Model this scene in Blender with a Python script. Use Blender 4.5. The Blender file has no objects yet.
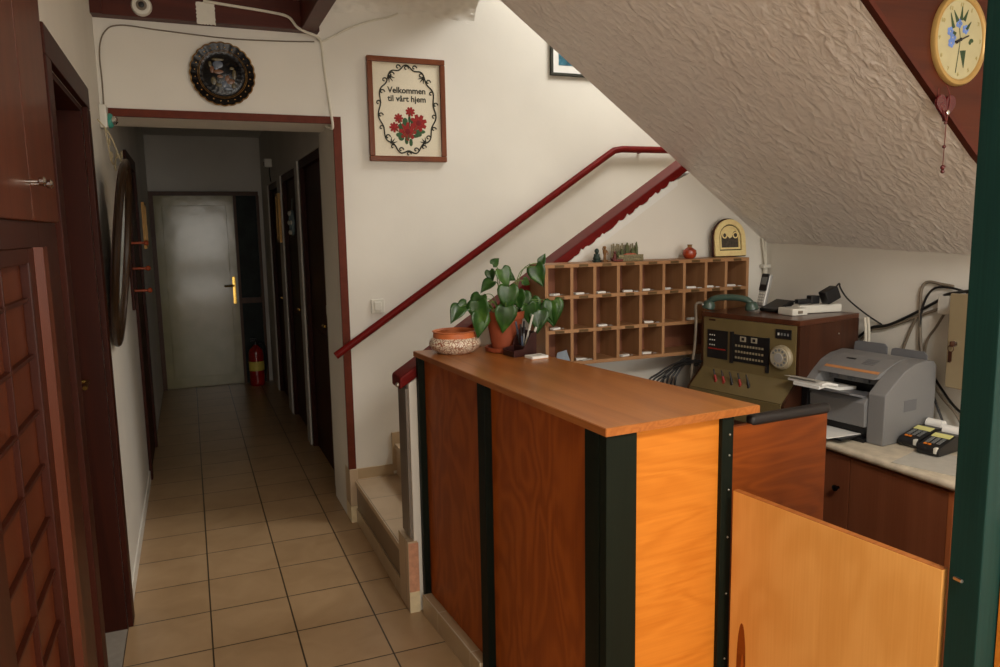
import bpy, bmesh, math, random
from mathutils import Vector, Matrix, noise
random.seed(7)
SC = bpy.context.scene
COL = SC.collection
PI = math.pi

# ------------------------------------------------------------------ materials
def lin(c):
    c /= 255.0
    return c / 12.92 if c <= 0.04045 else ((c + 0.055) / 1.055) ** 2.4
def rgb(r, g, b): return (lin(r), lin(g), lin(b), 1.0)

def new_mat(name):
    m = bpy.data.materials.new(name); m.use_nodes = True
    nt = m.node_tree; nt.nodes.clear()
    out = nt.nodes.new('ShaderNodeOutputMaterial')
    b = nt.nodes.new('ShaderNodeBsdfPrincipled')
    nt.links.new(b.outputs[0], out.inputs[0])
    return m, nt, b
def node(nt, t, **kw):
    n = nt.nodes.new(t)
    for k, v in kw.items():
        if k in n.inputs: n.inputs[k].default_value = v
        else: setattr(n, k, v)
    return n
def coords(nt, scale=(1, 1, 1), rot=(0, 0, 0), loc=(0, 0, 0)):
    tc = nt.nodes.new('ShaderNodeTexCoord')
    mp = nt.nodes.new('ShaderNodeMapping')
    mp.inputs['Scale'].default_value = scale
    mp.inputs['Rotation'].default_value = rot
    mp.inputs['Location'].default_value = loc
    nt.links.new(tc.outputs['Object'], mp.inputs[0])
    return mp.outputs[0]
def ramp(nt, fac, stops, interp='LINEAR'):
    r = nt.nodes.new('ShaderNodeValToRGB'); r.color_ramp.interpolation = interp
    e = r.color_ramp.elements
    while len(e) < len(stops): e.new(0.5)
    for i, (p, c) in enumerate(stops):
        e[i].position = p; e[i].color = c
    nt.links.new(fac, r.inputs[0]); return r.outputs[0]
def set_bump(nt, b, h, strength, dist=0.01):
    bp = node(nt, 'ShaderNodeBump', Strength=strength, Distance=dist)
    nt.links.new(h, bp.inputs['Height']); nt.links.new(bp.outputs[0], b.inputs['Normal'])

def plain(name, c, rough=0.5, metal=0.0, var=0.08, scale=30, bump=0.0, coat=0.0, trans=0.0, ior=1.45, spec=0.5):
    m, nt, b = new_mat(name)
    n = node(nt, 'ShaderNodeTexNoise', Scale=scale, Detail=3.0)
    nt.links.new(coords(nt), n.inputs['Vector'])
    d = tuple(max(0, x * (1 - var)) for x in c[:3]) + (1,)
    l = tuple(min(1, x * (1 + var)) for x in c[:3]) + (1,)
    nt.links.new(ramp(nt, n.outputs['Fac'], [(0.3, d), (0.7, l)]), b.inputs['Base Color'])
    b.inputs['Roughness'].default_value = rough; b.inputs['Metallic'].default_value = metal
    b.inputs['Specular IOR Level'].default_value = spec
    b.inputs['Coat Weight'].default_value = coat; b.inputs['Coat Roughness'].default_value = 0.15
    b.inputs['Transmission Weight'].default_value = trans; b.inputs['IOR'].default_value = ior
    if bump: set_bump(nt, b, n.outputs['Fac'], bump)
    return m

def wood(name, dark, light, axis='Z', rough=0.4, rings=14, stretch=7.0, scale=1.0, coat=0.0, bump=0.05, warp=0.35, ring_amp=0.13, blotch=0.4, spec=0.22):
    """rotary cut plywood: contour lines of a stretched noise plus fine fibres"""
    m, nt, b = new_mat(name)
    s = {'X': (1 / stretch, 1, 1), 'Y': (1, 1 / stretch, 1), 'Z': (1, 1, 1 / stretch)}[axis]
    v = coords(nt, tuple(x * scale for x in s))
    n = node(nt, 'ShaderNodeTexNoise', Scale=3.2, Detail=2.5, Roughness=0.5, Distortion=warp)
    nt.links.new(v, n.inputs['Vector'])
    mu = node(nt, 'ShaderNodeMath', operation='MULTIPLY'); mu.inputs[1].default_value = rings * 6.283
    nt.links.new(n.outputs['Fac'], mu.inputs[0])
    si = node(nt, 'ShaderNodeMath', operation='SINE'); nt.links.new(mu.outputs[0], si.inputs[0])
    f = {'X': (2, 90, 90), 'Y': (90, 2, 90), 'Z': (90, 90, 2)}[axis]
    v2 = coords(nt, f)
    n2 = node(nt, 'ShaderNodeTexNoise', Scale=2.0, Detail=3.0); nt.links.new(v2, n2.inputs['Vector'])
    n3 = node(nt, 'ShaderNodeTexNoise', Scale=2.3, Detail=1.0); nt.links.new(coords(nt), n3.inputs['Vector'])
    a1 = node(nt, 'ShaderNodeMath', operation='MULTIPLY_ADD'); a1.inputs[1].default_value = ring_amp; a1.inputs[2].default_value = 0.275 - blotch / 2
    nt.links.new(si.outputs[0], a1.inputs[0])
    a2 = node(nt, 'ShaderNodeMath', operation='MULTIPLY_ADD'); a2.inputs[1].default_value = 0.45
    nt.links.new(n2.outputs['Fac'], a2.inputs[0]); nt.links.new(a1.outputs[0], a2.inputs[2])
    a3 = node(nt, 'ShaderNodeMath', operation='MULTIPLY_ADD'); a3.inputs[1].default_value = blotch
    nt.links.new(n3.outputs['Fac'], a3.inputs[0]); nt.links.new(a2.outputs[0], a3.inputs[2])
    nt.links.new(ramp(nt, a3.outputs[0], [(0.15, dark), (0.85, light)]), b.inputs['Base Color'])
    b.inputs['Roughness'].default_value = rough; b.inputs['Specular IOR Level'].default_value = spec
    b.inputs['Coat Weight'].default_value = coat; b.inputs['Coat Roughness'].default_value = 0.2
    if bump: set_bump(nt, b, n2.outputs['Fac'], bump, 0.003)
    return m

def plaster(name, c, b1=0.25, s1=14, var=0.06):
    m, nt, b = new_mat(name)
    v = coords(nt)
    n = node(nt, 'ShaderNodeTexNoise', Scale=s1, Detail=6.0, Roughness=0.6); nt.links.new(v, n.inputs['Vector'])
    n2 = node(nt, 'ShaderNodeTexNoise', Scale=1.6, Detail=3.0); nt.links.new(v, n2.inputs['Vector'])
    d = tuple(x * (1 - var) for x in c[:3]) + (1,); l = tuple(min(1, x * (1 + var)) for x in c[:3]) + (1,)
    nt.links.new(ramp(nt, n2.outputs['Fac'], [(0.3, d), (0.7, l)]), b.inputs['Base Color'])
    b.inputs['Roughness'].default_value = 0.75
    set_bump(nt, b, n.outputs['Fac'], b1, 0.01)
    return m

def rough_plaster(name, c, angle_scale):
    """trowelled plaster with long overlapping strokes"""
    m, nt, b = new_mat(name)
    v = coords(nt, angle_scale)
    n = node(nt, 'ShaderNodeTexNoise', Scale=17.0, Detail=6.0, Roughness=0.6, Distortion=0.7); nt.links.new(v, n.inputs['Vector'])
    n2 = node(nt, 'ShaderNodeTexNoise', noise_type='RIDGED_MULTIFRACTAL', Scale=22.0, Detail=3.0, Roughness=0.5, Distortion=0.7); nt.links.new(v, n2.inputs['Vector'])
    ad = node(nt, 'ShaderNodeMath', operation='MULTIPLY_ADD'); ad.inputs[1].default_value = 0.45
    nt.links.new(n2.outputs['Fac'], ad.inputs[0]); nt.links.new(n.outputs['Fac'], ad.inputs[2])
    d = tuple(x * 0.93 for x in c[:3]) + (1,)
    nt.links.new(ramp(nt, n.outputs['Fac'], [(0.35, d), (0.65, c)]), b.inputs['Base Color'])
    b.inputs['Roughness'].default_value = 0.33
    set_bump(nt, b, ad.outputs[0], 0.8, 0.014)
    return m

def tiles(name, c1, c2, grout, size=0.333, mortar=0.0035, rough=0.28, off=(0, 0, 0)):
    m, nt, b = new_mat(name)
    v = coords(nt, loc=off)
    br = node(nt, 'ShaderNodeTexBrick', offset=0.0, squash=1.0)
    br.inputs['Scale'].default_value = 1.0
    br.inputs['Brick Width'].default_value = size; br.inputs['Row Height'].default_value = size
    br.inputs['Mortar Size'].default_value = mortar; br.inputs['Mortar Smooth'].default_value = 0.1
    br.inputs['Color1'].default_value = c1; br.inputs['Color2'].default_value = c2; br.inputs['Mortar'].default_value = grout
    nt.links.new(v, br.inputs['Vector'])
    n = node(nt, 'ShaderNodeTexNoise', Scale=5.0, Detail=5.0, Distortion=0.8); nt.links.new(v, n.inputs['Vector'])
    mx = node(nt, 'ShaderNodeMix', data_type='RGBA', blend_type='MULTIPLY'); mx.inputs[0].default_value = 0.75
    r = ramp(nt, n.outputs['Fac'], [(0.3, (0.78, 0.74, 0.68, 1)), (0.7, (1, 1, 1, 1))])
    nt.links.new(br.outputs['Color'], mx.inputs[6]); nt.links.new(r, mx.inputs[7])
    nt.links.new(mx.outputs[2], b.inputs['Base Color'])
    b.inputs['Roughness'].default_value = rough
    inv = node(nt, 'ShaderNodeMath', operation='SUBTRACT'); inv.inputs[0].default_value = 1.0
    nt.links.new(br.outputs['Fac'], inv.inputs[1])
    set_bump(nt, b, inv.outputs[0], 0.5, 0.004)
    return m

M = {}
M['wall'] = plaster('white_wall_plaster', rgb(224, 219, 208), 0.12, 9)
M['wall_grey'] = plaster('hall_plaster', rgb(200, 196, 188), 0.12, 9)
M['ceil'] = rough_plaster('ceiling_plaster', rgb(220, 208, 188), (1, 1, 1))
M['soffit'] = rough_plaster('soffit_plaster', rgb(238, 230, 221), (0.9, 1.4, 0.9))
M['floor'] = tiles('floor_tiles', rgb(184, 153, 116), rgb(176, 145, 108), rgb(70, 56, 40))
M['step_tile'] = tiles('step_tiles', rgb(204, 180, 150), rgb(198, 174, 144), rgb(120, 100, 78), 0.333, 0.002, 0.3)
M['skirt_tile'] = tiles('skirting_tiles', rgb(192, 168, 134), rgb(186, 161, 128), rgb(220, 210, 190), 0.333, 0.002, 0.3, (0, 0.22, 0))
M['grey_tile'] = tiles('grey_tiles', rgb(128, 118, 108), rgb(122, 113, 104), rgb(170, 165, 155), 0.333, 0.002, 0.35)
M['threshold'] = plain('grey_threshold', rgb(150, 142, 130), 0.35)
M['pink_stone'] = plain('pink_stone', rgb(205, 150, 118), 0.4, var=0.15, scale=40)
M['cream_tile'] = plain('cream_tile', rgb(225, 208, 170), 0.35)
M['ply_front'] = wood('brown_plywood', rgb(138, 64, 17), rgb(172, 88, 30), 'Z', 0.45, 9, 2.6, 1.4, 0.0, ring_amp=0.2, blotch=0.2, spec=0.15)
M['ply_end'] = wood('orange_plywood', rgb(205, 112, 20), rgb(236, 148, 46), 'Y', 0.42, 7, 3.0, 1.0, 0.05)
M['ply_endX'] = wood('orange_plywood_end', rgb(186, 104, 27), rgb(212, 130, 45), 'X', 0.42, 9, 5.0, 2.4, 0.0, ring_amp=0.12, blotch=0.1)
M['ply_gate'] = wood('yellow_plywood', rgb(204, 140, 66), rgb(224, 164, 90), 'Z', 0.42, 5, 2.2, 1.4, 0.05, ring_amp=0.13, blotch=0.3)
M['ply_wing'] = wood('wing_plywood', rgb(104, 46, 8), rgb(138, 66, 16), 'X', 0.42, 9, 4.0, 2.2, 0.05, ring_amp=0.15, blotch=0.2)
M['top'] = wood('countertop_veneer', rgb(142, 80, 30), rgb(182, 114, 52), 'Y', 0.3, 6, 9.0, 1.2, 0.25)
M['top_edge'] = wood('countertop_edge', rgb(140, 78, 32), rgb(178, 108, 52), 'Y', 0.4, 20, 20, 2.0)
M['green'] = wood('dark_green_paint', rgb(8, 12, 8), rgb(24, 30, 21), 'Z', 0.5, 3, 12, 1.0, 0.0, spec=0.12)
M['teal'] = wood('teal_green_paint', rgb(11, 30, 26), rgb(26, 58, 52), 'Z', 0.45, 3, 14, 1.0, 0.0, spec=0.15)
M['rubber'] = plain('black_rubber', rgb(32, 28, 27), 0.45)
M['screw'] = plain('steel_screw', rgb(190, 185, 175), 0.3, 1.0)
M['rack'] = wood('rack_wood', rgb(150, 108, 72), rgb(180, 136, 96), 'X', 0.45, 6, 9, 1.4)
M['rackv'] = wood('rack_wood_upright', rgb(150, 108, 72), rgb(180, 136, 96), 'Z', 0.45, 6, 9, 1.4)
M['rackback'] = wood('rack_back_wood', rgb(122, 76, 56), rgb(146, 96, 72), 'Z', 0.5, 6, 9, 1.4)
M['mahog'] = wood('mahogany_door', rgb(42, 16, 9), rgb(62, 25, 14), 'Z', 0.45, 8, 10, 1.2, 0.0, spec=0.1)
M['cab'] = wood('wardrobe_wood', rgb(76, 33, 15), rgb(98, 47, 23), 'Z', 0.4, 7, 10, 1.2, 0.05, spec=0.15)
M['cab_dark'] = wood('wardrobe_dark_wood', rgb(48, 18, 9), rgb(66, 27, 14), 'Z', 0.4, 7, 10, 1.2, 0.05, spec=0.15)
M['cab_mold'] = wood('wardrobe_moulding', rgb(76, 34, 18), rgb(96, 46, 25), 'Z', 0.4, 7, 10, 1.2, 0.05, spec=0.15)
M['beam'] = wood('beam_wood', rgb(62, 22, 13), rgb(86, 35, 21), 'X', 0.45, 7, 10, 1.2, 0.05)
M['stringer'] = wood('stringer_wood', rgb(56, 20, 8), rgb(82, 34, 14), 'X', 0.4, 8, 7, 1.0, 0.1)
M['red_trim'] = plain('red_brown_paint', rgb(96, 42, 26), 0.5, var=0.12, spec=0.15)
M['rail'] = plain('dark_red_gloss', rgb(104, 20, 16), 0.42, var=0.12, spec=0.12)
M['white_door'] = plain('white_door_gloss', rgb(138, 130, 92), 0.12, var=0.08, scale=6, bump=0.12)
M['brown_frame'] = wood('door_frame_wood', rgb(66, 40, 24), rgb(92, 60, 38), 'Z', 0.4, 6, 10)
M['dark_glass'] = plain('dark_glass_panel', rgb(22, 30, 26), 0.5, var=0.5, scale=9, spec=0.2)
M['brass'] = plain('brass', rgb(214, 176, 92), 0.22, 1.0, var=0.05)
M['chrome'] = plain('chrome', rgb(220, 220, 215), 0.12, 1.0, var=0.02)
M['gold'] = plain('gold', rgb(255, 228, 164), 0.38, 0.3, var=0.08, scale=60, bump=0.05)
M['white_plastic'] = plain('white_plastic', rgb(214, 210, 198), 0.4, var=0.03)
M['cable_white'] = plain('cable_white', rgb(212, 206, 190), 0.5, var=0.06)
M['cable_grey'] = plain('cable_grey', rgb(120, 108, 92), 0.5, var=0.06)
M['cable_black'] = plain('cable_black', rgb(22, 20, 20), 0.45, var=0.1)
M['black_gloss'] = plain('black_gloss', rgb(13, 10, 10), 0.2, var=0.1, spec=0.3)
M['black'] = plain('black_plastic', rgb(26, 25, 26), 0.4, var=0.1)
M['teal_led'] = plain('teal_plastic', rgb(70, 150, 135), 0.25, var=0.05)
M['frame_brown'] = wood('picture_frame_wood', rgb(92, 46, 26), rgb(128, 72, 42), 'Z', 0.35, 5, 10)
M['canvas'] = plain('cream_canvas', rgb(222, 212, 188), 0.8, var=0.05, scale=300, bump=0.15)
M['thread_dark'] = plain('dark_thread', rgb(44, 44, 34), 0.8, var=0.2)
M['thread_green'] = plain('green_thread', rgb(52, 84, 52), 0.8, var=0.2)
M['thread_red'] = plain('red_thread', rgb(146, 32, 28), 0.8, var=0.2, scale=200)
M['thread_deep'] = plain('deep_red_thread', rgb(120, 22, 26), 0.8, var=0.2)
M['old_gold'] = plain('old_gold', rgb(140, 104, 52), 0.4, 0.5, var=0.15, scale=60)
M['plate_gold'] = plain('plate_gold', rgb(150, 116, 66), 0.35, 0.8, var=0.2, scale=60)
M['mirror'] = plain('mirror_glass', rgb(205, 205, 200), 0.04, 1.0, var=0.01)
M['oval_frame'] = wood('oval_frame_wood', rgb(36, 23, 13), rgb(56, 38, 22), 'Z', 0.35, 6, 8)
M['peg'] = plain('orange_peg_wood', rgb(150, 66, 34), 0.35, var=0.12)
M['red_ext'] = plain('extinguisher_red', rgb(150, 22, 18), 0.25, coat=0.4)
M['yellow'] = plain('yellow_label', rgb(226, 204, 96), 0.5)
M['khaki'] = plain('khaki_metal', rgb(114, 99, 64), 0.42, var=0.06, scale=8)
M['sb_wood'] = wood('switchboard_walnut', rgb(52, 28, 17), rgb(74, 42, 26), 'Z', 0.38, 8, 12, 1.4)
M['sb_woodX'] = wood('switchboard_top_walnut', rgb(66, 36, 23), rgb(90, 52, 34), 'X', 0.3, 8, 12, 1.4, 0.2)
M['dial'] = plain('dial_grey', rgb(150, 138, 112), 0.35, var=0.05)
M['dial_dark'] = plain('dial_finger_plate', rgb(168, 158, 136), 0.3, var=0.05)
M['red_plastic'] = plain('red_plastic', rgb(150, 34, 24), 0.35)
M['phone_green'] = plain('grey_green_plastic', rgb(64, 84, 74), 0.3, var=0.05, coat=0.3)
M['silver'] = plain('silver_plastic', rgb(168, 166, 162), 0.3, 0.3, var=0.03)
M['printer'] = plain('printer_grey', rgb(122, 121, 120), 0.45, var=0.03, scale=200)
M['printer_d'] = plain('printer_dark_grey', rgb(104, 104, 106), 0.45, var=0.03, scale=200)
M['orange_line'] = plain('orange_stripe', rgb(190, 130, 80), 0.5)
M['paper'] = plain('white_paper', rgb(228, 226, 220), 0.7, var=0.02)
M['paper_grey'] = plain('grey_paper', rgb(180, 176, 166), 0.7, var=0.06)
M['paper_blue'] = plain('grey_blue_card', rgb(128, 138, 148), 0.6, var=0.1)
M['note'] = plain('yellow_note', rgb(220, 216, 140), 0.6)
M['orange_key'] = plain('orange_key', rgb(214, 120, 30), 0.5)
M['key_grey'] = plain('key_grey', rgb(110, 112, 110), 0.5)
M['worktop'] = plain('beige_stone_laminate', rgb(204, 192, 170), 0.35, var=0.16, scale=22)
M['cupboard'] = wood('cupboard_brown', rgb(112, 62, 38), rgb(136, 82, 54), 'Z', 0.42, 5, 20, 1.0)
M['cup_edge'] = wood('cupboard_edge', rgb(150, 84, 46), rgb(172, 102, 60), 'Z', 0.42, 5, 20, 1.0)
M['keybox'] = plain('beige_metal', rgb(148, 132, 102), 0.4, var=0.03)
M['terracotta'] = plain('terracotta', rgb(150, 72, 42), 0.6, var=0.12, scale=25)
M['terra_rim'] = plain('terracotta_rim', rgb(196, 108, 60), 0.5, var=0.1)
M['caddy'] = wood('dark_wood_caddy', rgb(44, 22, 20), rgb(66, 34, 30), 'Z', 0.35, 6, 8, 2)
M['stem'] = plain('plant_stem', rgb(92, 120, 52), 0.5)
M['pen_blue'] = plain('pen_blue', rgb(60, 76, 96), 0.3)
M['clock_face'] = plain('cream_clock_face', rgb(168, 158, 120), 0.35, var=0.04, coat=0.3)
M['clock_rim'] = plain('gold_clock_rim', rgb(172, 138, 80), 0.36, 0.3, var=0.06)
M['petal_blue'] = plain('blue_petals', rgb(96, 122, 180), 0.6, var=0.2)
M['leaf_dark'] = plain('dark_leaf_print', rgb(44, 62, 34), 0.6, var=0.2)
M['red_glass'] = plain('dark_red_glass', rgb(78, 18, 20), 0.15, var=0.1, coat=0.5)
M['art_blue'] = None
M['orange_glaze'] = plain('orange_red_glaze', rgb(158, 60, 32), 0.25, var=0.15, coat=0.4)
M['green_stat'] = plain('green_black_bronze', rgb(40, 56, 50), 0.4, var=0.3, scale=80)
M['ochre_stat'] = plain('ochre_carving', rgb(128, 88, 46), 0.5, var=0.3, scale=80)
M['wicker'] = plain('dry_reed', rgb(128, 118, 88), 0.7, var=0.35, scale=120, bump=0.3)
M['cactus'] = plain('cactus_green', rgb(86, 92, 56), 0.7, var=0.3, scale=90, bump=0.2)
M['coral'] = plain('coral_gravel', rgb(190, 92, 62), 0.7, var=0.25, scale=120, bump=0.3)
M['boat_red'] = plain('dark_red_carving', rgb(98, 40, 34), 0.5, var=0.25, scale=60)
M['icon_dark'] = plain('dark_icon_paint', rgb(74, 66, 56), 0.4, var=0.4, scale=70)
M['motif_blue'] = plain('grey_blue_enamel', rgb(84, 92, 106), 0.3)
M['motif_rust'] = plain('rust_enamel', rgb(110, 72, 46), 0.3)
M['motif_olive'] = plain('olive_enamel', rgb(84, 74, 48), 0.3)
M['tag_plate'] = plain('olive_label', rgb(96, 72, 40), 0.4, 0.3)
M['numeral'] = plain('olive_numerals', rgb(160, 146, 92), 0.5)
M['blue_orn'] = plain('pale_blue_ornament', rgb(120, 140, 146), 0.5)
M['dry_flower'] = plain('dry_flower', rgb(176, 162, 130), 0.8)

def leaf_mat():
    m, nt, b = new_mat('pothos_leaf')
    n = node(nt, 'ShaderNodeTexNoise', Scale=18.0, Detail=3.0); nt.links.new(coords(nt), n.inputs['Vector'])
    nt.links.new(ramp(nt, n.outputs['Fac'], [(0.3, rgb(26, 52, 18)), (0.55, rgb(46, 82, 30)), (0.78, rgb(84, 122, 50))]), b.inputs['Base Color'])
    b.inputs['Roughness'].default_value = 0.32
    return m
M['leaf'] = leaf_mat()
def art_mat():
    m, nt, b = new_mat('blue_sea_paint')
    n = node(nt, 'ShaderNodeTexNoise', Scale=14.0, Detail=4.0, Distortion=1.5); nt.links.new(coords(nt), n.inputs['Vector'])
    nt.links.new(ramp(nt, n.outputs['Fac'], [(0.3, rgb(20, 50, 66)), (0.5, rgb(50, 110, 130)), (0.7, rgb(150, 178, 186))]), b.inputs['Base Color'])
    b.inputs['Roughness'].default_value = 0.3
    return m
M['art_blue'] = art_mat()
def bowl_mat():
    """white slip with brown scrolls"""
    m, nt, b = new_mat('painted_pottery')
    n = node(nt, 'ShaderNodeTexVoronoi', Scale=78.0, feature='DISTANCE_TO_EDGE'); 
    d = node(nt, 'ShaderNodeTexNoise', Scale=30.0, Detail=1.0)
    v = coords(nt)
    nt.links.new(v, d.inputs['Vector'])
    mx = node(nt, 'ShaderNodeMix', data_type='RGBA'); mx.inputs[0].default_value = 0.04
    nt.links.new(v, mx.inputs[6]); nt.links.new(d.outputs['Color'], mx.inputs[7])
    nt.links.new(mx.outputs[2], n.inputs['Vector'])
    nt.links.new(ramp(nt, n.outputs['Distance'], [(0.05, rgb(150, 84, 52)), (0.11, rgb(228, 214, 190))]), b.inputs['Base Color'])
    b.inputs['Roughness'].default_value = 0.35
    return m
M['bowl'] = bowl_mat()

# ------------------------------------------------------------------ mesh builder
class MB:
    def __init__(s): s.bm = bmesh.new()
    def add(s, tmp, mtx=None):
        if mtx is not None: bmesh.ops.transform(tmp, matrix=mtx, verts=tmp.verts)
        me = bpy.data.meshes.new('t'); tmp.to_mesh(me); tmp.free()
        s.bm.from_mesh(me); bpy.data.meshes.remove(me); return s
    def box(s, x0, x1, y0, y1, z0, z1, bev=0.0, seg=2, mtx=None):
        t = bmesh.new(); bmesh.ops.create_cube(t, size=1)
        for v in t.verts:
            v.co = Vector(((x0 + x1) / 2 + v.co.x * (x1 - x0), (y0 + y1) / 2 + v.co.y * (y1 - y0), (z0 + z1) / 2 + v.co.z * (z1 - z0)))
        if bev: bmesh.ops.bevel(t, geom=t.edges[:], offset=bev, segments=seg, profile=0.5, affect='EDGES')
        return s.add(t, mtx)
    def prism(s, pts, d0, d1, plane='XZ', bev=0.0, seg=2, mtx=None):
        """polygon in the given plane, extruded along the third axis from d0 to d1"""
        t = bmesh.new()
        def P(a, b, d): return {'XZ': (a, d, b), 'YZ': (d, a, b), 'XY': (a, b, d)}[plane]
        A = [t.verts.new(P(a, b, d0)) for a, b in pts]; B = [t.verts.new(P(a, b, d1)) for a, b in pts]
        t.faces.new(A); t.faces.new(B[::-1])
        n = len(pts)
        for i in range(n): t.faces.new((A[i], B[i], B[(i + 1) % n], A[(i + 1) % n]))
        bmesh.ops.recalc_face_normals(t, faces=t.faces[:])
        if bev: bmesh.ops.bevel(t, geom=t.edges[:], offset=bev, segments=seg, profile=0.5, affect='EDGES')
        return s.add(t, mtx)
    def lathe(s, prof, seg=32, mtx=None, scallop=0, amp=0.0, cap=True):
        t = bmesh.new(); R = []
        for r, z in prof:
            ring = []
            for i in range(seg):
                a = 2 * PI * i / seg
                rr = r * (1 + (amp * abs(math.cos(a * scallop / 2)) if scallop and r > prof[-1][0] * 0.1 else 0))
                ring.append(t.verts.new((rr * math.cos(a), rr * math.sin(a), z)))
            R.append(ring)
        for j in range(len(R) - 1):
            for i in range(seg):
                t.faces.new((R[j][i], R[j][(i + 1) % seg], R[j + 1][(i + 1) % seg], R[j + 1][i]))
        if cap:
            t.faces.new(R[0][::-1]); t.faces.new(R[-1])
        bmesh.ops.recalc_face_normals(t, faces=t.faces[:])
        return s.add(t, mtx)
    def cyl(s, p0, p1, r0, r1=None, seg=16):
        return s.tube([p0, p1], r0, seg, r1=r1, smooth=False)
    def tube(s, pts, r, seg=8, r1=None, smooth=True, closed=False, sub=6, flat=1.0):
        pts = [Vector(p) for p in pts]
        if smooth and len(pts) > 2:
            q = []; n = len(pts)
            rng = range(n) if closed else range(n - 1)
            for i in rng:
                g = lambda k: pts[k % n] if closed else pts[max(0, min(n - 1, k))]
                a, b, c, d = g(i - 1), g(i), g(i + 1), g(i + 2)
                for k in range(sub):
                    u = k / sub
                    q.append(0.5 * ((2 * b) + (c - a) * u + (2 * a - 5 * b + 4 * c - d) * u * u + (3 * b - a - 3 * c + d) * u ** 3))
            if not closed: q.append(pts[-1])
            pts = q
        t = bmesh.new(); n = len(pts); rings = []
        up = None
        for i, p in enumerate(pts):
            if closed: d = pts[(i + 1) % n] - pts[i - 1]
            else: d = pts[min(i + 1, n - 1)] - pts[max(i - 1, 0)]
            d.normalize()
            if up is None: up = d.orthogonal().normalized()
            up = (up - d * up.dot(d))
            up = up.normalized() if up.length > 1e-6 else d.orthogonal().normalized()
            sd = d.cross(up)
            rr = r if r1 is None else r + (r1 - r) * i / max(1, n - 1)
            rings.append([t.verts.new(p + (up * math.cos(2 * PI * k / seg) + sd * math.sin(2 * PI * k / seg) * flat) * rr) for k in range(seg)])
        m = n if closed else n - 1
        for i in range(m):
            A, B = rings[i], rings[(i + 1) % n]
            for k in range(seg): t.faces.new((A[k], A[(k + 1) % seg], B[(k + 1) % seg], B[k]))
        if not closed: t.faces.new(rings[0][::-1]); t.faces.new(rings[-1])
        bmesh.ops.recalc_face_normals(t, faces=t.faces[:])
        return s.add(t)
    def ball(s, c, r, sc=(1, 1, 1), seg=14):
        t = bmesh.new(); bmesh.ops.create_uvsphere(t, u_segments=seg, v_segments=max(6, seg // 2), radius=1)
        return s.add(t, Matrix.Translation(Vector(c)) @ Matrix.Diagonal((r * sc[0], r * sc[1], r * sc[2], 1)))
    def faces(s, verts, faces):
        t = bmesh.new(); V = [t.verts.new(v) for v in verts]
        for f in faces: t.faces.new([V[i] for i in f])
        return s.add(t)
    def build(s, name, mat, parent=None, loc=None, smooth=35):
        me = bpy.data.meshes.new(name); s.bm.to_mesh(me); s.bm.free()
        me.materials.append(mat)
        if smooth:
            me.polygons.foreach_set('use_smooth', [True] * len(me.polygons))
            me.set_sharp_from_angle(angle=math.radians(smooth))
        o = bpy.data.objects.new(name, me); COL.objects.link(o)
        if smooth and len(me.polygons) < 20000:
            wn = o.modifiers.new('weighted normals', 'WEIGHTED_NORMAL'); wn.keep_sharp = True; wn.weight = 90
        if parent is not None: o.parent = parent
        if loc is not None: o.location = loc
        return o

def tag(o, label, cat, group=None):
    o['label'] = label; o['category'] = cat
    if group: o['group'] = group
    return o
def thing(name, label, cat, loc=(0, 0, 0), rotz=0.0, group=None):
    o = bpy.data.objects.new(name, None); COL.objects.link(o)
    o.location = loc; o.rotation_euler = (0, 0, rotz); o.empty_display_size = 0.1
    return tag(o, label, cat, group)
def struct(o, label=None):
    o['kind'] = 'structure'
    if label: o['label'] = label
    return o
def text_mesh(body, size, mtx, depth=0.0006, bold=0.0):
    cu = bpy.data.curves.new('t', 'FONT'); cu.body = body; cu.size = size; cu.extrude = depth
    cu.align_x = 'CENTER'; cu.align_y = 'CENTER'; cu.resolution_u = 3; cu.offset = bold
    ob = bpy.data.objects.new('t', cu); COL.objects.link(ob)
    bpy.context.view_layer.update()
    me = bpy.data.meshes.new_from_object(ob.evaluated_get(bpy.context.evaluated_depsgraph_get()))
    bpy.data.objects.remove(ob); bpy.data.curves.remove(cu)
    t = bmesh.new(); t.from_mesh(me); bpy.data.meshes.remove(me)
    bmesh.ops.transform(t, matrix=mtx, verts=t.verts)
    return t
# matrix that stands an XY drawing upright facing -Y (x right, y up)
def upright(x, y, z, s=1.0): return Matrix.Translation((x, y, z)) @ Matrix.Rotation(PI / 2, 4, 'X') @ Matrix.Diagonal((s, s, s, 1))

# ------------------------------------------------------------------ setting
H = 2.85
f = MB(); f.box(-0.6, 3.9, -6.5, 4.85, -0.06, 0); struct(f.build('floor', M['floor'], smooth=0), 'beige ceramic tile floor')
# left wall with the openings of the two doors and the built in wardrobe
w = MB()
w.box(-0.16, 0, -6.5, -2.86, 0, H)
w.box(-0.16, 0, -1.73, -1.53, 0, H); w.box(-0.16, 0, -1.53, -0.67, 2.17, H)
w.box(-0.16, 0, -0.67, 1.53, 0, H); w.box(-0.16, 0, 1.53, 2.33, 2.14, H); w.box(-0.16, 0, 2.33, 4.85, 0, H)
struct(w.build('wall_left', M['wall'], smooth=0), 'white plastered corridor wall')
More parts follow.
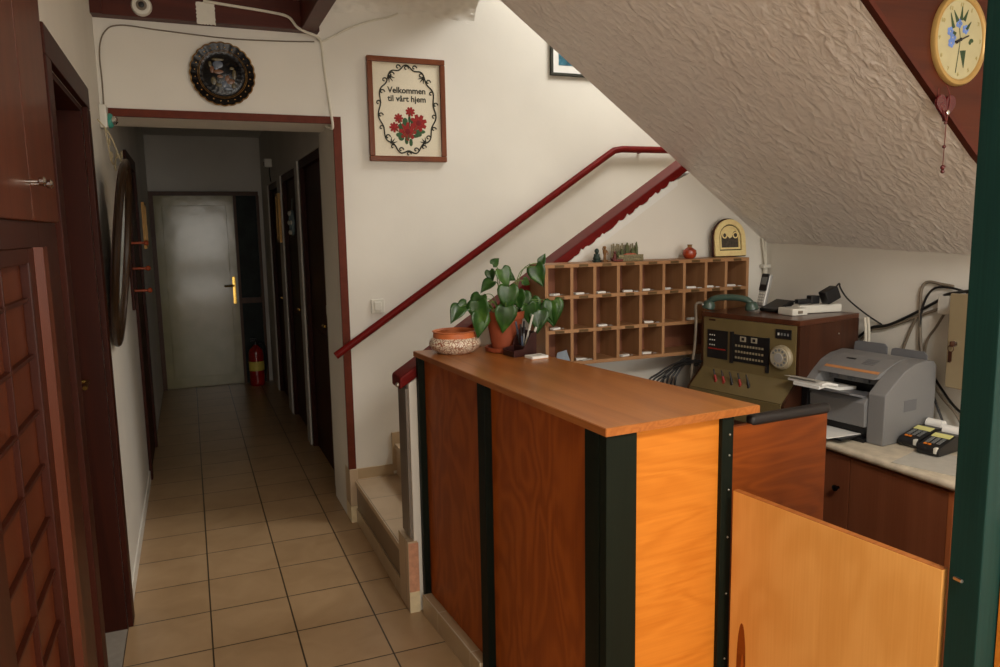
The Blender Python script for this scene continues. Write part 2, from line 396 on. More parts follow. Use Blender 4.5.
# lintel wall above the passage and the stair back wall
w = MB()
w.box(0, 1.147, 0.13, 0.5, 2.246, H)
w.prism([(1.147, 0), (3.9, 0), (3.9, 4.0), (1.147, 4.0)], 0.13, 0.23)
struct(w.build('wall_back', M['wall'], smooth=0), 'white wall beside the stairs and above the passage')
w = MB()
for y0, y1 in ((0.23, 0.80), (1.86, 2.02), (3.0, 3.25), (4.15, 4.75)): w.box(1.147, 1.25, y0, y1, 0, 2.72)
for y0, y1, z in ((0.80, 1.86, 2.2), (2.02, 3.0, 2.17), (3.25, 4.15, 2.15)): w.box(1.147, 1.25, y0, y1, z, 2.72)
w.box(1.25, 1.3, 0.23, 4.85, 0, 2.72)
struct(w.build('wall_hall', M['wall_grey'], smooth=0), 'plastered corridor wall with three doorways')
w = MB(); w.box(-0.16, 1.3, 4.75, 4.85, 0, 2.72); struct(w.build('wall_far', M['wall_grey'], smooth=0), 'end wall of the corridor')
w = MB(); w.box(3.07, 3.2, -6.5, -1.04, 0, H)
struct(w.build('wall_right', M['wall'], smooth=0), 'white wall behind the printer')
w = MB(); w.box(3.9, 4.0, -1.1, 0.23, 0, 4.0); w.box(1.9, 1.95, -2.5, 0.13, H + 0.1, 4.0); w.box(1.9, 4.0, -2.6, -2.5, H + 0.12, 4.0); w.box(3.9, 4.0, -2.6, -1.1, H, 4.0)
struct(w.build('wall_stairwell', M['wall'], smooth=0), 'white walls of the stairwell above')
w = MB(); w.box(1.9, 4.0, -2.6, 0.23, 4.0, 4.1); struct(w.build('ceiling_stairwell', M['wall'], smooth=0))
w = MB()
w.box(-0.16, 1.95, -6.5, -0.3, H, H + 0.12); w.box(-0.16, 1.03, -0.3, 0.13, H, H + 0.12); w.box(1.03, 1.95, -0.3, 0.13, H + 0.1, H + 0.22); w.box(1.95, 4.0, -6.5, -2.466, H, H + 0.12)
struct(w.build('ceiling', M['ceil'], smooth=0), 'rough white plaster ceiling')
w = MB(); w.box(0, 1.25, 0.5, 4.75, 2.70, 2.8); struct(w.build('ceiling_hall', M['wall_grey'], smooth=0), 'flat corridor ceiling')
# entrance wall behind the camera, built solid; area lights before it act as panes
w = MB(); w.box(-0.16, 3.2, -6.65, -6.5, 0, H)
struct(w.build('wall_front', M['wall'], smooth=0))

# stair parapet under the red rail
RZ = lambda x: 1.0 + 0.642 * (x - 1.139)
w = MB()
w.prism([(1.176, 0.31), (3.07, 0.31), (3.07, 1.6), (2.62, 1.93), (2.5, RZ(2.5)), (1.176, RZ(1.176))], -1.04, -0.9)
wst = struct(w.build('wall_stair', M['wall'], smooth=0), 'white stair side wall behind the counter')
w = MB(); w.box(1.176, 3.07, -1.04, -0.9, 0, 0.31); w.build('wall_base', M['wall'], wst, smooth=0)
w = MB(); w.box(1.164, 1.178, -1.024, -0.9, 0.335, 1.0); w.build('tile_cladding', M['grey_tile'], wst, smooth=0)
w = MB(); w.box(1.145, 1.19, -1.045, -0.885, 0, 0.325, 0.004); w.build('tile_plinth', M['step_tile'], wst)
w = MB(); w.box(1.148, 1.192, -1.049, -1.044, 0.095, 0.318); w.build('pink_edge', M['pink_stone'], wst)
w = MB(); w.box(1.146, 1.192, -1.051, -1.044, 0, 0.095); w.build('cream_edge', M['cream_tile'], wst)

rq = random.Random(8); up_ = []; dn_ = []
for k in range(61):
    x = 1.86 + (2.52 - 1.86) * k / 60
    up_.append((x, RZ(x) + 0.002 + (rq.random() * 0.016 if noise.noise(Vector((k * 0.31, 2, 0))) > -0.05 else 0.0))); dn_.append((x, RZ(x) - 0.03))
w = MB(); w.prism(up_ + dn_[::-1], -1.0445, -1.039); w.build('ragged_paint_edge', M['paper'], wst, smooth=0)
# sloped underside of the upper flight: trowelled plaster with real relief
NX, NY = 400, 260
t = bmesh.new(); G = []
nrm = Vector((-0.72, 0, -1)).normalized()
for i in range(NX + 1):
    x = 1.24 + (3.085 - 1.24) * i / NX; row = []
    for j in range(NY + 1):
        y = -2.45 + 1.41 * j / NY
        dr_ = 0.044 if x > 2.6 else 0.044 - 0.07 * min(1, (2.6 - x) / 0.5)
        z = 1.574 + 0.72 * (3.07 - x) - (dr_ * (1 - j / NY) ** 1.3 if x < 3.2 else 0)
        s_ = (x - y * 0.35); q = Vector((s_ * 2.0, y * 2.2 + x * 0.5, z * 0.0))
        wv = Vector((noise.noise(q * 2.1) * 0.7, noise.noise(q * 2.3 + Vector((5, 0, 0))) * 0.7, 0))
        h = noise.noise(q * 1.3) * 0.003
        n1 = noise.noise(Vector((s_ * 9, y * 16, 3)) + wv * 2.0)
        msk = max(0, min(1, noise.noise(q * 1.9 + Vector((9, 2, 1))) * 1.6 + 0.55))
        h += max(0, 1 - abs(n1) * 4.2) ** 1.5 * 0.0016 * msk
        n2 = noise.noise(Vector((s_ * 15, y * 24, 8)) + wv * 3.0)
        h += max(0, 1 - abs(n2) * 3.5) ** 1.5 * 0.0016 * msk
        fl = min(1, j / 6, (NY - j) / 6)
        row.append(t.verts.new(Vector((x, y, z)) + nrm * h * fl))
    G.append(row)
for i in range(NX):
    for j in range(NY): t.faces.new((G[i][j], G[i][j + 1], G[i + 1][j + 1], G[i + 1][j]))
m = MB(); m.add(t)
m.prism([(1.24, 2.934), (3.085, 1.606), (3.085, 1.79), (1.24, 3.12)], -2.449, -1.041)
struct(m.build('ceiling_stair', M['soffit']), 'sloping rough white plaster underside of the stairs')

m = MB(); m.prism([(1.25, H), (1.32, 2.849), (2.1, 2.298), (2.6, 1.866), (3.07, 1.528), (3.07, H)], -2.465, -2.449)
st = struct(m.build('trim_stringer', M['stringer'], smooth=0), 'reddish brown wooden stair side board')
d = Vector((3.07 - 1.3, 0, 1.568 - 2.849)).normalized(); n_ = Vector((0.72, 0, 1)).normalized()
m = MB(); a0 = Vector((1.3, 0, 2.849)); a1 = Vector((3.07, 0, 1.568))
m.prism([(1.33, 2.842), (2.1, 2.297), (2.6, 1.865), (3.07, 1.527), (3.07, 1.543), (2.608, 1.877), (2.108, 2.309), (1.338, 2.85)], -2.472, -2.464); m.build('edge_strip', M['beam'], st, smooth=0)

# rough plaster cove between the stair wall and the ceiling
t = bmesh.new(); G = []
for i in range(91):
    x = 1.03 + (1.95 - 1.03) * i / 90; row = []
    for j in range(21):
        a = PI / 2 * j / 20
        q = Vector((x * 14, j * 0.5, 2.0)); h = noise.noise(q) * 0.012 + noise.noise(q * 2.3) * 0.006
        e = 0.02 * noise.noise(Vector((x * 9, 0, 0)))
        row.append(t.verts.new((x, 0.129 - 0.16 * (1 - math.cos(a)) + h * (0.0 if j == 0 else -1), H + 0.1 - 0.12 * (1 - math.sin(a)) + (e if j == 0 else 0))))
    G.append(row)
for i in range(90):
    for j in range(20): t.faces.new((G[i][j], G[i + 1][j], G[i + 1][j + 1], G[i][j + 1]))
m = MB(); m.add(t); struct(m.build('trim_cove', M['wall'], smooth=60), 'rough plaster cove over the stair wall')
# ceiling beams
m = MB(); m.box(0.0, 1.06, 0.055, 0.128, 2.703, H, 0.004); bm1 = struct(m.build('beam', M['beam']), 'dark red brown ceiling beam above the plate')
m = MB(); m.box(0.965, 1.045, -6.4, 0.055, 2.703, H, 0.004); struct(m.build('beam', M['beam']), 'dark red brown ceiling beam running towards the entrance')
m = MB(); m.box(0.0, 0.05, 0.03, 0.055, 2.70, H); m.build('beam_end_block', M['beam'], bm1, smooth=0)

# passage trim
m = MB(); m.box(0.03, 1.16, 0.112, 0.131, 2.245, 2.283); struct(m.build('trim_1', M['red_trim'], smooth=0), 'red brown strip along the lintel')
m = MB(); m.box(1.118, 1.16, 0.112, 0.131, 0.315, 2.2449); struct(m.build('trim_2', M['red_trim'], smooth=0), 'red brown strip down the passage edge')
m = MB(); m.box(1.118, 1.165, 0.098, 0.235, 0.1, 0.315, 0.003); o = struct(m.build('trim_3', M['step_tile']), 'tile clad foot of the passage edge')
m = MB(); m.box(1.117, 1.166, 0.094, 0.232, 0, 0.1, 0.003); m.build('foot_tile', M['cream_tile'], o)
m = MB(); m.box(1.118, 1.147, 0.235, 0.60, 0.3, 2.246); m.box(1.118, 1.147, 0.131, 0.235, 0.315, 2.246); m.box(1.118, 1.147, 0.235, 0.6, 0, 0.3)
struct(m.build('wall_jamb', M['wall'], smooth=0), 'white passage edge')

# baseboards
m = MB(); m.box(0, 0.008, -0.575, 1.44, 0, 0.07); struct(m.build('baseboard_left', M['wall'], smooth=0))

# door 1: dark door in the recess beside the wardrobe
m = MB()
m.box(0, 0.022, -0.67, -0.577, 0, 2.17, 0.004); m.box(0, 0.022, -1.62, -1.53, 0, 2.17, 0.004); m.box(0, 0.022, -1.62, -0.577, 2.17, 2.256, 0.004)
m.box(-0.16, 0, -0.69, -0.669, 0, 2.17); m.box(-0.16, 0, -1.531, -1.51, 0, 2.17); m.box(-0.16, 0, -1.51, -0.69, 2.15, 2.17)
d1 = struct(m.build('door_1', M['mahog']), 'dark mahogany door in a recess beside the wardrobe')
m = MB(); m.box(-0.15, -0.11, -1.51, -0.69, 0.02, 2.15); leaf = m.build('leaf', M['mahog'], d1, smooth=0)
m = MB()
for z0, z1 in ((0.2, 0.95), (1.2, 1.98)):
    m.box(-0.112, -0.104, -1.36, -0.84, z0, z1, 0.003)
m.build('door_panel', M['mahog'], leaf)
m = MB(); m.box(-0.112, -0.104, -0.79, -0.75, 0.98, 1.2, 0.004); m.cyl((-0.105, -0.77, 1.1), (-0.05, -0.77, 1.1), 0.009); m.tube([(-0.052, -0.77, 1.1), (-0.05, -0.83, 1.1), (-0.05, -0.89, 1.095)], 0.009)
m.build('door_handle', M['brass'], d1)
m = MB(); m.box(-0.16, 0, -1.51, -0.69, -0.005, 0.004); m.build('threshold', M['threshold'], d1, smooth=0)

# door 2: white door at the end of the corridor
m = MB(); m.box(0.0, 0.045, 4.70, 4.75, 0, 2.12); m.box(0.045, 1.10, 4.70, 4.75, 2.075, 2.12); m.box(0.835, 0.865, 4.70, 4.75, 0, 2.075); m.box(1.075, 1.105, 4.70, 4.75, 0, 2.075)
d2 = struct(m.build('door_2', M['brown_frame'], smooth=0), 'glossy white door at the corridor end')
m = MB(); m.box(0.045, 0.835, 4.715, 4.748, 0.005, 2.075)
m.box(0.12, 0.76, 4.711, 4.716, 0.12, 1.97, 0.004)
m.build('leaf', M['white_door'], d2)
m = MB(); m.box(0.775, 0.812, 4.703, 4.716, 0.9, 1.2, 0.004); m.cyl((0.793, 4.705, 1.1), (0.793, 4.655, 1.1), 0.01); m.tube([(0.793, 4.657, 1.1), (0.74, 4.655, 1.1), (0.69, 4.655, 1.098)], 0.01)
m.build('door_handle', M['brass'], d2)
m = MB(); m.box(0.865, 1.075, 4.72, 4.748, 0.0, 2.075); m.build('side_light', M['dark_glass'], d2, smooth=0)
m = MB(); m.box(0.865, 1.075, 4.71, 4.75, 0.9, 0.96); m.build('cross_rail', M['brown_frame'], d2, smooth=0)

# door 3: brown door on the left of the corridor, doors 4-6 on the right
m = MB(); m.box(0, 0.02, 1.455, 1.53, 0, 2.22, 0.003); m.box(0, 0.02, 2.33, 2.405, 0, 2.22, 0.003); m.box(0, 0.02, 1.53, 2.33, 2.14, 2.22, 0.003)
d3 = struct(m.build('door_3', M['mahog']), 'dark door beyond the oval mirror')
m = MB(); m.box(-0.1, 0.002, 1.53, 2.33, 0.0, 2.14); m.box(-0.0, 0.008, 1.66, 2.2, 0.2, 0.95, 0.003); m.box(-0.0, 0.008, 1.66, 2.2, 1.15, 1.98, 0.003); m.build('leaf', M['mahog'], d3)
for k, (y0, y1, zt) in enumerate(((0.80, 1.86, 2.2), (2.02, 3.0, 2.17), (3.25, 4.15, 2.15))):
    m = MB(); m.box(1.16, 1.25, y0, y0 + 0.06, 0, zt); m.box(1.16, 1.25, y1 - 0.06, y1, 0, zt); m.box(1.16, 1.25, y0 + 0.06, y1 - 0.06, zt - 0.06, zt)
    dd = struct(m.build('door_%d' % (4 + k), M['mahog'], smooth=0), 'dark brown corridor door on the stair side')
    m = MB(); m.box(1.195, 1.24, y0 + 0.06, y1 - 0.06, 0.005, zt - 0.06)
    m.box(1.187, 1.196, y0 + 0.2, y1 - 0.2, 0.2, 0.95, 0.003); m.box(1.187, 1.196, y0 + 0.2, y1 - 0.2, 1.15, 1.95, 0.003)
    m.build('leaf', M['mahog'], dd)
    m = MB(); m.cyl((1.195, y0 + 0.12, 1.05), (1.15, y0 + 0.12, 1.05), 0.009); m.tube([(1.152, y0 + 0.12, 1.05), (1.15, y0 + 0.2, 1.05)], 0.009); m.build('door_handle', M['brass'], dd)

# ------------------------------------------------------------------ stairs and rails
s = thing('staircase', 'beige tiled stairs climbing behind the counter', 'stairs', (1.155, -0.9, 0))
for k in range(10):
    x0 = 0.0 if k == 0 else 0.245 + 0.277 * (k - 1); x1 = 0.245 + 0.277 * k
    if k == 9: x1 = 2.74
    z = 0.25 + 0.181 * k
    m = MB(); m.box(x0 - 0.008, x1, 0.003, 1.028, z - 0.028, z, 0.003); m.build('tread', M['step_tile'], s)
    m = MB(); m.box(x0, x1 + 0.02 if k < 9 else x1, 0.003, 1.028, max(0, z - 0.25), z - 0.028); m.build('riser', M['step_tile'], s, smooth=0)
m = MB(); m.box(-0.008, 0.0, -0.0, 0.995, 0, 0.085, 0.002); m.build('base_strip', M['skirt_tile'], s)
m = MB(); m.box(0.012, 0.225, 1.018, 1.0295, 0.25, 0.31); m.box(0.222, 0.5, 1.018, 1.0295, 0.27, 0.5); m.box(0.5, 0.78, 1.018, 1.0295, 0.43, 0.68); m.build('skirting', M['skirt_tile'], s, smooth=0)

hr = thing('handrail', 'long dark red handrail along the white back wall', 'handrail', (1.097, 0.08, 1.005))
pts = [(-0.03, 0, -0.02), (1.70, 0, 1.105), (1.745, 0, 1.133), (1.80, 0, 1.143), (2.78, 0, 1.148)]
m = MB(); m.tube(pts, 0.021, 12, smooth=False); m.build('rail_bar', M['rail'], hr)
for x, z in ((0.25, 0.162), (1.1, 0.715), (1.95, 1.144)):
    m = MB(); m.cyl((x, 0.0, z - 0.012), (x, 0.049, z - 0.014), 0.008); m.build('bracket', M['rail'], hr)
pr = thing('banister_rail', 'dark red square rail capping the white stair side wall', 'handrail', (1.137, -0.97, 0.999))
L = 1.46
m = MB(); m.prism([(0, 0.0), (L, 0.642 * L), (L + 0.03, 0.642 * L + 0.068), (0, 0.052)], -0.0705, 0.068, bev=0.01); m.build('rail_bar', M['rail'], pr)
m = MB(); m.ball((-0.003, -0.045, 0.02), 0.011); m.build('end_screw', M['screw'], pr)

# ------------------------------------------------------------------ reception counter (local u = towards the camera along its front, v = to the right)
CT = Vector((1.199, -1.035, 0)); U = Vector((0.0654, -0.99786, 0)); V = Vector((0.99786, 0.0654, 0))
CM = Matrix(((V.x, -U.x, 0, 0), (V.y, -U.y, 0, 0), (0, 0, 1, 0), (0, 0, 0, 1)))   # local x = v, local y = -u
CR = math.atan2(V.y, V.x)
ct = thing('reception_counter', 'orange and brown plywood reception counter with green uprights', 'counter', CT, CR)
def cb(u0, u1, v0, v1, z0, z1, mat, name, bev=0.002, par=None):
    m = MB(); m.box(v0, v1, -u1, -u0, z0, z1, bev); return m.build(name, M[mat], par or ct)
m = MB(); m.prism([(0, -0.012), (0.385, -0.06), (0.517, -1.453), (0, -1.453)], 1.141, 1.165, 'XY', 0.003)
top = m.build('countertop', M['top'], ct)
m = MB(); m.box(-0.0015, 0.0, -1.453, -0.012, 1.143, 1.163); m.box(0, 0.517, -1.4545, -1.453, 1.143, 1.163); m.build('edge_band', M['top_edge'], top, smooth=0)
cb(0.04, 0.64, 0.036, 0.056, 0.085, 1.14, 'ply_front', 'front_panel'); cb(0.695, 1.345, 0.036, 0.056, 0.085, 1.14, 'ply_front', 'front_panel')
for u0, u1 in ((0.012, 0.04), (0.638, 0.696), (1.338, 1.408)): cb(u0, u1, 0.008, 0.06, 0.0, 1.14, 'green', 'upright', 0.003)
cb(1.413, 1.443, 0.008, 0.104, 0.0, 1.14, 'green', 'corner_upright', 0.003)
cb(1.36, 1.413, 0.03, 0.1, 0.0, 1.14, 'green', 'inner_upright', 0.002)
cb(1.41, 1.43, 0.104, 0.392, 0.0, 1.14, 'ply_endX', 'end_panel')
p2 = cb(1.40, 1.444, 0.391, 0.433, 0.0, 1.14, 'green', 'upright', 0.003)
for z in (1.09, 1.03, 0.93, 0.79, 0.62, 0.42):
    m = MB(); m.ball((0.418, -1.4445, z), 0.0032, seg=8); m.build('screw', M['screw'], p2)
cb(0.04, 0.638, -0.006, 0.036, 0, 0.088, 'skirt_tile', 'skirting'); cb(0.697, 1.337, -0.006, 0.036, 0, 0.088, 'skirt_tile', 'skirting')
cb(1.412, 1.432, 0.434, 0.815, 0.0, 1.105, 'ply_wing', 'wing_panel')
m = MB(); m.box(0.507, 0.826, -1.438, -1.405, 1.098, 1.13, 0.012, 3); m.build('rubber_edge', M['rubber'], ct)

# half height gate and the tall green post
g = thing('half_gate', 'yellow plywood half-height gate panel beside the tall green post', 'gate', (1.699, -2.482, 0), math.atan2(-0.573, 0.073))
m = MB(); m.box(0.0, 0.582, -0.0, 0.02, 0.02, 0.94, 0.002); m.build('gate_panel', M['ply_gate'], g)
m = MB(); m.box(0.001, 0.581, 0.001, 0.019, 0.94, 0.9415); m.build('top_edge', M['top_edge'], g, smooth=0)
m = MB(); m.prism([(0.045 + 0.016 * math.cos(a * PI / 12), 0.44 + 0.13 * math.sin(a * PI / 12)) for a in range(24)], -0.0006, 0.0004); m.build('knot_streak', M['ply_wing'], g, smooth=0)
m = MB(); m.prism([(0.05 + 0.005 * math.cos(a * PI / 12), 0.42 + 0.06 * math.sin(a * PI / 12)) for a in range(24)], -0.0009, 0.0004); m.build('knot_heart', M['ply_front'], g, smooth=0)
gp = thing('green_post', 'tall dark green square wooden post reaching the ceiling', 'post', (1.809, -3.105, 0))
m = MB(); m.box(-0.034, 0.034, -0.035, 0.035, 0, H - 0.001, 0.004); m.build('post_beam', M['teal'], gp)
m = MB(); m.tube([(-0.035, 0.02, 0.935), (-0.04, 0.0, 0.937)], 0.004); m.build('latch_pin', M['screw'], gp)
g = thing('side_panel', 'orange plywood panel on the camera side of the green post', 'panel', (1.83, -3.142, 0))
m = MB(); m.box(0.0, 0.9, -0.02, 0.0, 0.02, 1.06, 0.002); m.build('panel_board', M['ply_endX'], g)
m = MB(); m.box(0.0, 0.9, -0.02, 0.0, 1.06, 1.065, 0.001); m.build('top_edge', M['top_edge'], g)
# ------------------------------------------------------------------ built in wardrobe on the left
wr = thing('wardrobe', 'built-in brown wooden wardrobe with a lattice door, left of the recessed door', 'wardrobe', (0, -1.73, 0))
m = MB(); m.box(-0.5, -0.02, -1.12, -0.001, 0, H - 0.001); m.build('carcass', M['cab_dark'], wr, smooth=0)
m = MB(); m.box(-0.02, 0.02, -0.27, 0, 0, 1.7045, 0.002); m.box(-0.02, 0.02, -1.12, -0.27, 1.645, 1.7045, 0.002); m.box(-0.02, 0.02, -1.12, -0.95, 0, 1.645, 0.004); m.box(-0.02, 0.0199, -0.95, -0.27, 0, 0.1)
m.build('door_surround', M['cab_dark'], wr)
m = MB(); m.prism([(0.018, -0.262), (0.036, -0.275), (0.036, -0.335), (0.01, -0.345), (0.0, -0.262)], 0.1, 1.645, 'XY'); m.build('moulding', M['cab_mold'], wr, smooth=0)
ld = MB(); ld.box(-0.018, -0.002, -0.95, -0.34, 0.1, 1.645); ld = ld.build('door', M['cab'], wr, smooth=0)
m = MB()
zs = [1.657 - 0.128 * k for k in range(1, 13)]
for z in zs: m.box(-0.004, 0.009, -0.905, -0.39, z - 0.005, z + 0.005, 0.002)
m.box(-0.004, 0.010, -0.653, -0.644, 0.12, 1.62, 0.002)
m.box(-0.004, 0.018, -0.41, -0.34, 0.1, 1.645, 0.004); m.box(-0.004, 0.018, -0.95, -0.885, 0.1, 1.645, 0.004); m.box(-0.004, 0.018, -0.885, -0.41, 1.61, 1.645, 0.004)
m.build('lattice', M['cab_dark'], ld)
for y0, y1, ky in ((-0.372, -0.002, -0.325), (-1.12, -0.378, -0.42)):
    m = MB(); m.box(-0.018, 0.03, y0, y1, 1.705, H - 0.002, 0.005); dd = m.build('door', M['cab'], wr)
    m = MB(); m.lathe([(0.004, 0), (0.004, 0.022), (0.010, 0.026), (0.011, 0.034), (0.006, 0.038)], 14, Matrix.Translation((0.03, ky, 1.79)) @ Matrix.Rotation(PI / 2, 4, 'Y')); m.build('knob', M['chrome'], dd)

# ------------------------------------------------------------------ hanging on the walls, left to right
al = thing('alarm_siren', 'small white alarm box with a teal lens in the corner above the passage', 'alarm', (0, 0.085, 2.23))
m = MB(); m.box(0.0, 0.035, -0.04, 0.035, -0.05, 0.06, 0.008); m.build('housing', M['white_plastic'], al)
m = MB(); m.lathe([(0.034, 0), (0.036, 0.012), (0.03, 0.022), (0.012, 0.028)], 20, Matrix.Translation((0.033, 0.0, -0.012)) @ Matrix.Rotation(PI / 2, 4, 'Y')); m.build('lens', M['teal_led'], al)
m = MB(); m.lathe([(0.02, 0), (0.021, 0.018), (0.008, 0.028)], 16, Matrix.Translation((0.05, -0.012, -0.012)) @ Matrix.Rotation(PI / 2, 4, 'Y')); m.build('lamp', M['chrome'], al)

ov = thing('oval_mirror', 'oval mirror in a dark wooden frame leaning from the corridor wall', 'mirror', (0.012, -0.25, 1.18))
tilt = Matrix.Rotation(math.radians(6.5), 4, 'Y')
NO = 56
def oval(a, ry=0.31, rz=0.41): return Vector((0, ry * math.cos(a), 0.41 + rz * math.sin(a)))
m = MB(); m.tube([tilt @ (oval(2 * PI * k / NO) + Vector((0.012, 0, 0))) for k in range(NO)], 0.016, 10, closed=True, smooth=False); m.build('frame', M['oval_frame'], ov)
m = MB(); m.prism([(oval(2 * PI * k / NO, 0.305, 0.405).y, oval(2 * PI * k / NO, 0.305, 0.405).z) for k in range(NO)], 0.0, 0.012, 'YZ', mtx=tilt); m.build('glass', M['mirror'], ov, smooth=0)
m = MB(); m.prism([(oval(2 * PI * k / NO, 0.305, 0.405).y, oval(2 * PI * k / NO, 0.305, 0.405).z) for k in range(NO)], -0.008, -0.001, 'YZ', mtx=tilt); m.build('backing', M['cab_dark'], ov, smooth=0)
m = MB(); m.tube([tilt @ Vector((0, 0.12, 0.79)), Vector((0.05, 0.02, 0.93)), Vector((0.004, -0.0, 1.0))], 0.003, 6); m.build('hanging_cord', M['dry_flower'], ov)

sp = thing('dried_flower_string', 'string of small dried flowers dangling under the alarm box', 'decoration', (0.0, 0.1, 2.17))
path = [(0.02, -0.02, 0.01), (0.025, 0.0, -0.07), (0.03, 0.05, -0.14), (0.035, 0.16, -0.14), (0.04, 0.3, -0.08), (0.05, 0.42, -0.1), (0.05, 0.5, -0.2), (0.05, 0.52, -0.3)]
m = MB(); m.tube(path, 0.004, 6); m.build('string', M['dry_flower'], sp)
for p in ((0.03, 0.03, -0.11), (0.035, 0.14, -0.16), (0.04, 0.24, -0.09), (0.05, 0.4, -0.07), (0.05, 0.5, -0.15), (0.05, 0.51, -0.24), (0.028, 0.0, -0.05)):
    m = MB()
    for k in range(5):
        a = k * 1.257; m.ball((p[0] + 0.004, p[1] + 0.011 * math.cos(a), p[2] + 0.011 * math.sin(a)), 0.009, (0.5, 1, 1), 8)
    m.ball(p, 0.006, seg=8); m.build('flower', M['dry_flower'], sp)

rk = thing('peg_rack', 'wall rack with orange wooden pegs just behind the oval mirror', 'coat rack', (0, 1.2, 1.2))
m = MB(); m.box(0.0, 0.018, -0.05, 0.05, 0.0, 0.62, 0.004); m.build('back_board', M['mahog'], rk)
for z in (0.12, 0.26, 0.42):
    m = MB(); m.lathe([(0.008, 0), (0.008, 0.075), (0.016, 0.083), (0.017, 0.096), (0.009, 0.104)], 12, Matrix.Translation((0.017, 0, z)) @ Matrix.Rotation(PI / 2, 4, 'Y')); m.build('peg', M['peg'], rk)

def wall_picture(name, label, y, z0, z1, wy, xs, face, group=None):
    o = thing(name, label, 'picture', (xs, y, z0), 0, group)
    s = 1 if face > 0 else -1
    def bx(m, a, b, *r): m.box(min(a * s, b * s), max(a * s, b * s), *r)
    m = MB(); h = z1 - z0
    for r in ((-wy, wy, 0, 0.025), (-wy, wy, h - 0.025, h), (-wy, -wy + 0.025, 0.025, h - 0.025), (wy - 0.025, wy, 0.025, h - 0.025)): bx(m, 0.001, 0.025, *r)
    m.build('frame', M['old_gold'], o, smooth=0)
    m = MB(); bx(m, 0.001, 0.012, -wy + 0.024, wy - 0.024, 0.024, h - 0.024); m.build('picture_sheet', M['icon_dark'], o, smooth=0)
    return o
wall_picture('gold_framed_picture', 'small gold framed picture on the left corridor wall near the white door', 3.3, 1.55, 1.95, 0.16, 0.0, 1)
wall_picture('gold_framed_picture', 'narrow gold framed picture between the brown corridor doors', 3.125, 1.58, 2.02, 0.1, 1.147, -1)
bo = thing('door_wreath', 'pale blue ornament hanging on the middle brown corridor door', 'wreath', (1.186, 2.5, 1.75))
m = MB(); m.tube([(-0.012, 0.07 * math.cos(a * PI / 10), 0.09 * math.sin(a * PI / 10)) for a in range(20)], 0.018, 8, closed=True, smooth=False); m.build('ring', M['blue_orn'], bo)
for k in range(6):
    a = k * PI / 3; m = MB(); m.ball((-0.03, 0.07 * math.cos(a), 0.09 * math.sin(a)), 0.02, (0.6, 1, 1), 8); m.build('blossom', M['white_plastic'], bo)
m = MB(); m.tube([(-0.01, 0, 0.09), (-0.004, 0, 0.2)], 0.003, 6); m.build('ribbon', M['blue_orn'], bo)
el = thing('emergency_light', 'small white box light high on the corridor wall', 'light', (1.147, 3.6, 2.32))
m = MB(); m.box(-0.07, 0, -0.05, 0.05, -0.03, 0.05, 0.006); m.build('housing', M['white_plastic'], el)
m = MB(); m.box(-0.074, -0.069, -0.035, 0.0, -0.015, 0.02); m.build('lens', M['black'], el)
m = MB(); m.tube([(-0.02, 0, -0.03), (-0.02, 0.01, -0.1), (-0.01, 0.04, -0.16)], 0.006, 6); m.build('cable', M['cable_black'], el)
sw = thing('light_switch', 'white light switch on the passage side wall', 'switch', (1.147, 0.7, 1.18))
m = MB(); m.box(-0.01, 0, -0.04, 0.04, -0.06, 0.06, 0.004); m.build('plate', M['white_plastic'], sw)
m = MB(); m.box(-0.016, -0.009, -0.02, 0.02, -0.03, 0.03, 0.003); m.build('rocker', M['white_plastic'], sw)
sw = thing('light_switch', 'cream light switch on the stair wall below the handrail', 'switch', (1.325, 0.13, 1.245))
m = MB(); m.box(-0.038, 0.038, -0.011, 0, -0.04, 0.04, 0.004); m.build('plate', M['white_plastic'], sw)
m = MB(); m.box(-0.02, 0.02, -0.018, -0.01, -0.025, 0.025, 0.003); m.build('rocker', M['white_plastic'], sw)

fe = thing('fire_extinguisher', 'red fire extinguisher with a yellow label beside the white corridor door', 'fire extinguisher', (0.965, 4.55, 0.0))
m = MB(); m.lathe([(0.07, 0.0), (0.078, 0.01), (0.08, 0.03), (0.08, 0.35), (0.07, 0.4), (0.04, 0.43), (0.025, 0.44), (0.025, 0.455)], 24); m.build('cylinder', M['red_ext'], fe)
m = MB(); m.lathe([(0.081, 0.17), (0.0812, 0.171), (0.0812, 0.27), (0.081, 0.271)], 24, cap=False); m.build('label', M['yellow'], fe)
m = MB(); m.lathe([(0.02, 0.45), (0.026, 0.455), (0.026, 0.48), (0.014, 0.5)], 14); m.box(-0.05, 0.02, -0.008, 0.008, 0.485, 0.5, 0.003); m.box(-0.055, 0.015, -0.008, 0.008, 0.51, 0.522, 0.003); m.build('valve', M['black'], fe)
m = MB(); m.tube([(0.02, 0, 0.47), (0.09, -0.01, 0.45), (0.11, -0.02, 0.3), (0.095, -0.02, 0.12)], 0.01, 8); m.build('hose', M['black'], fe)

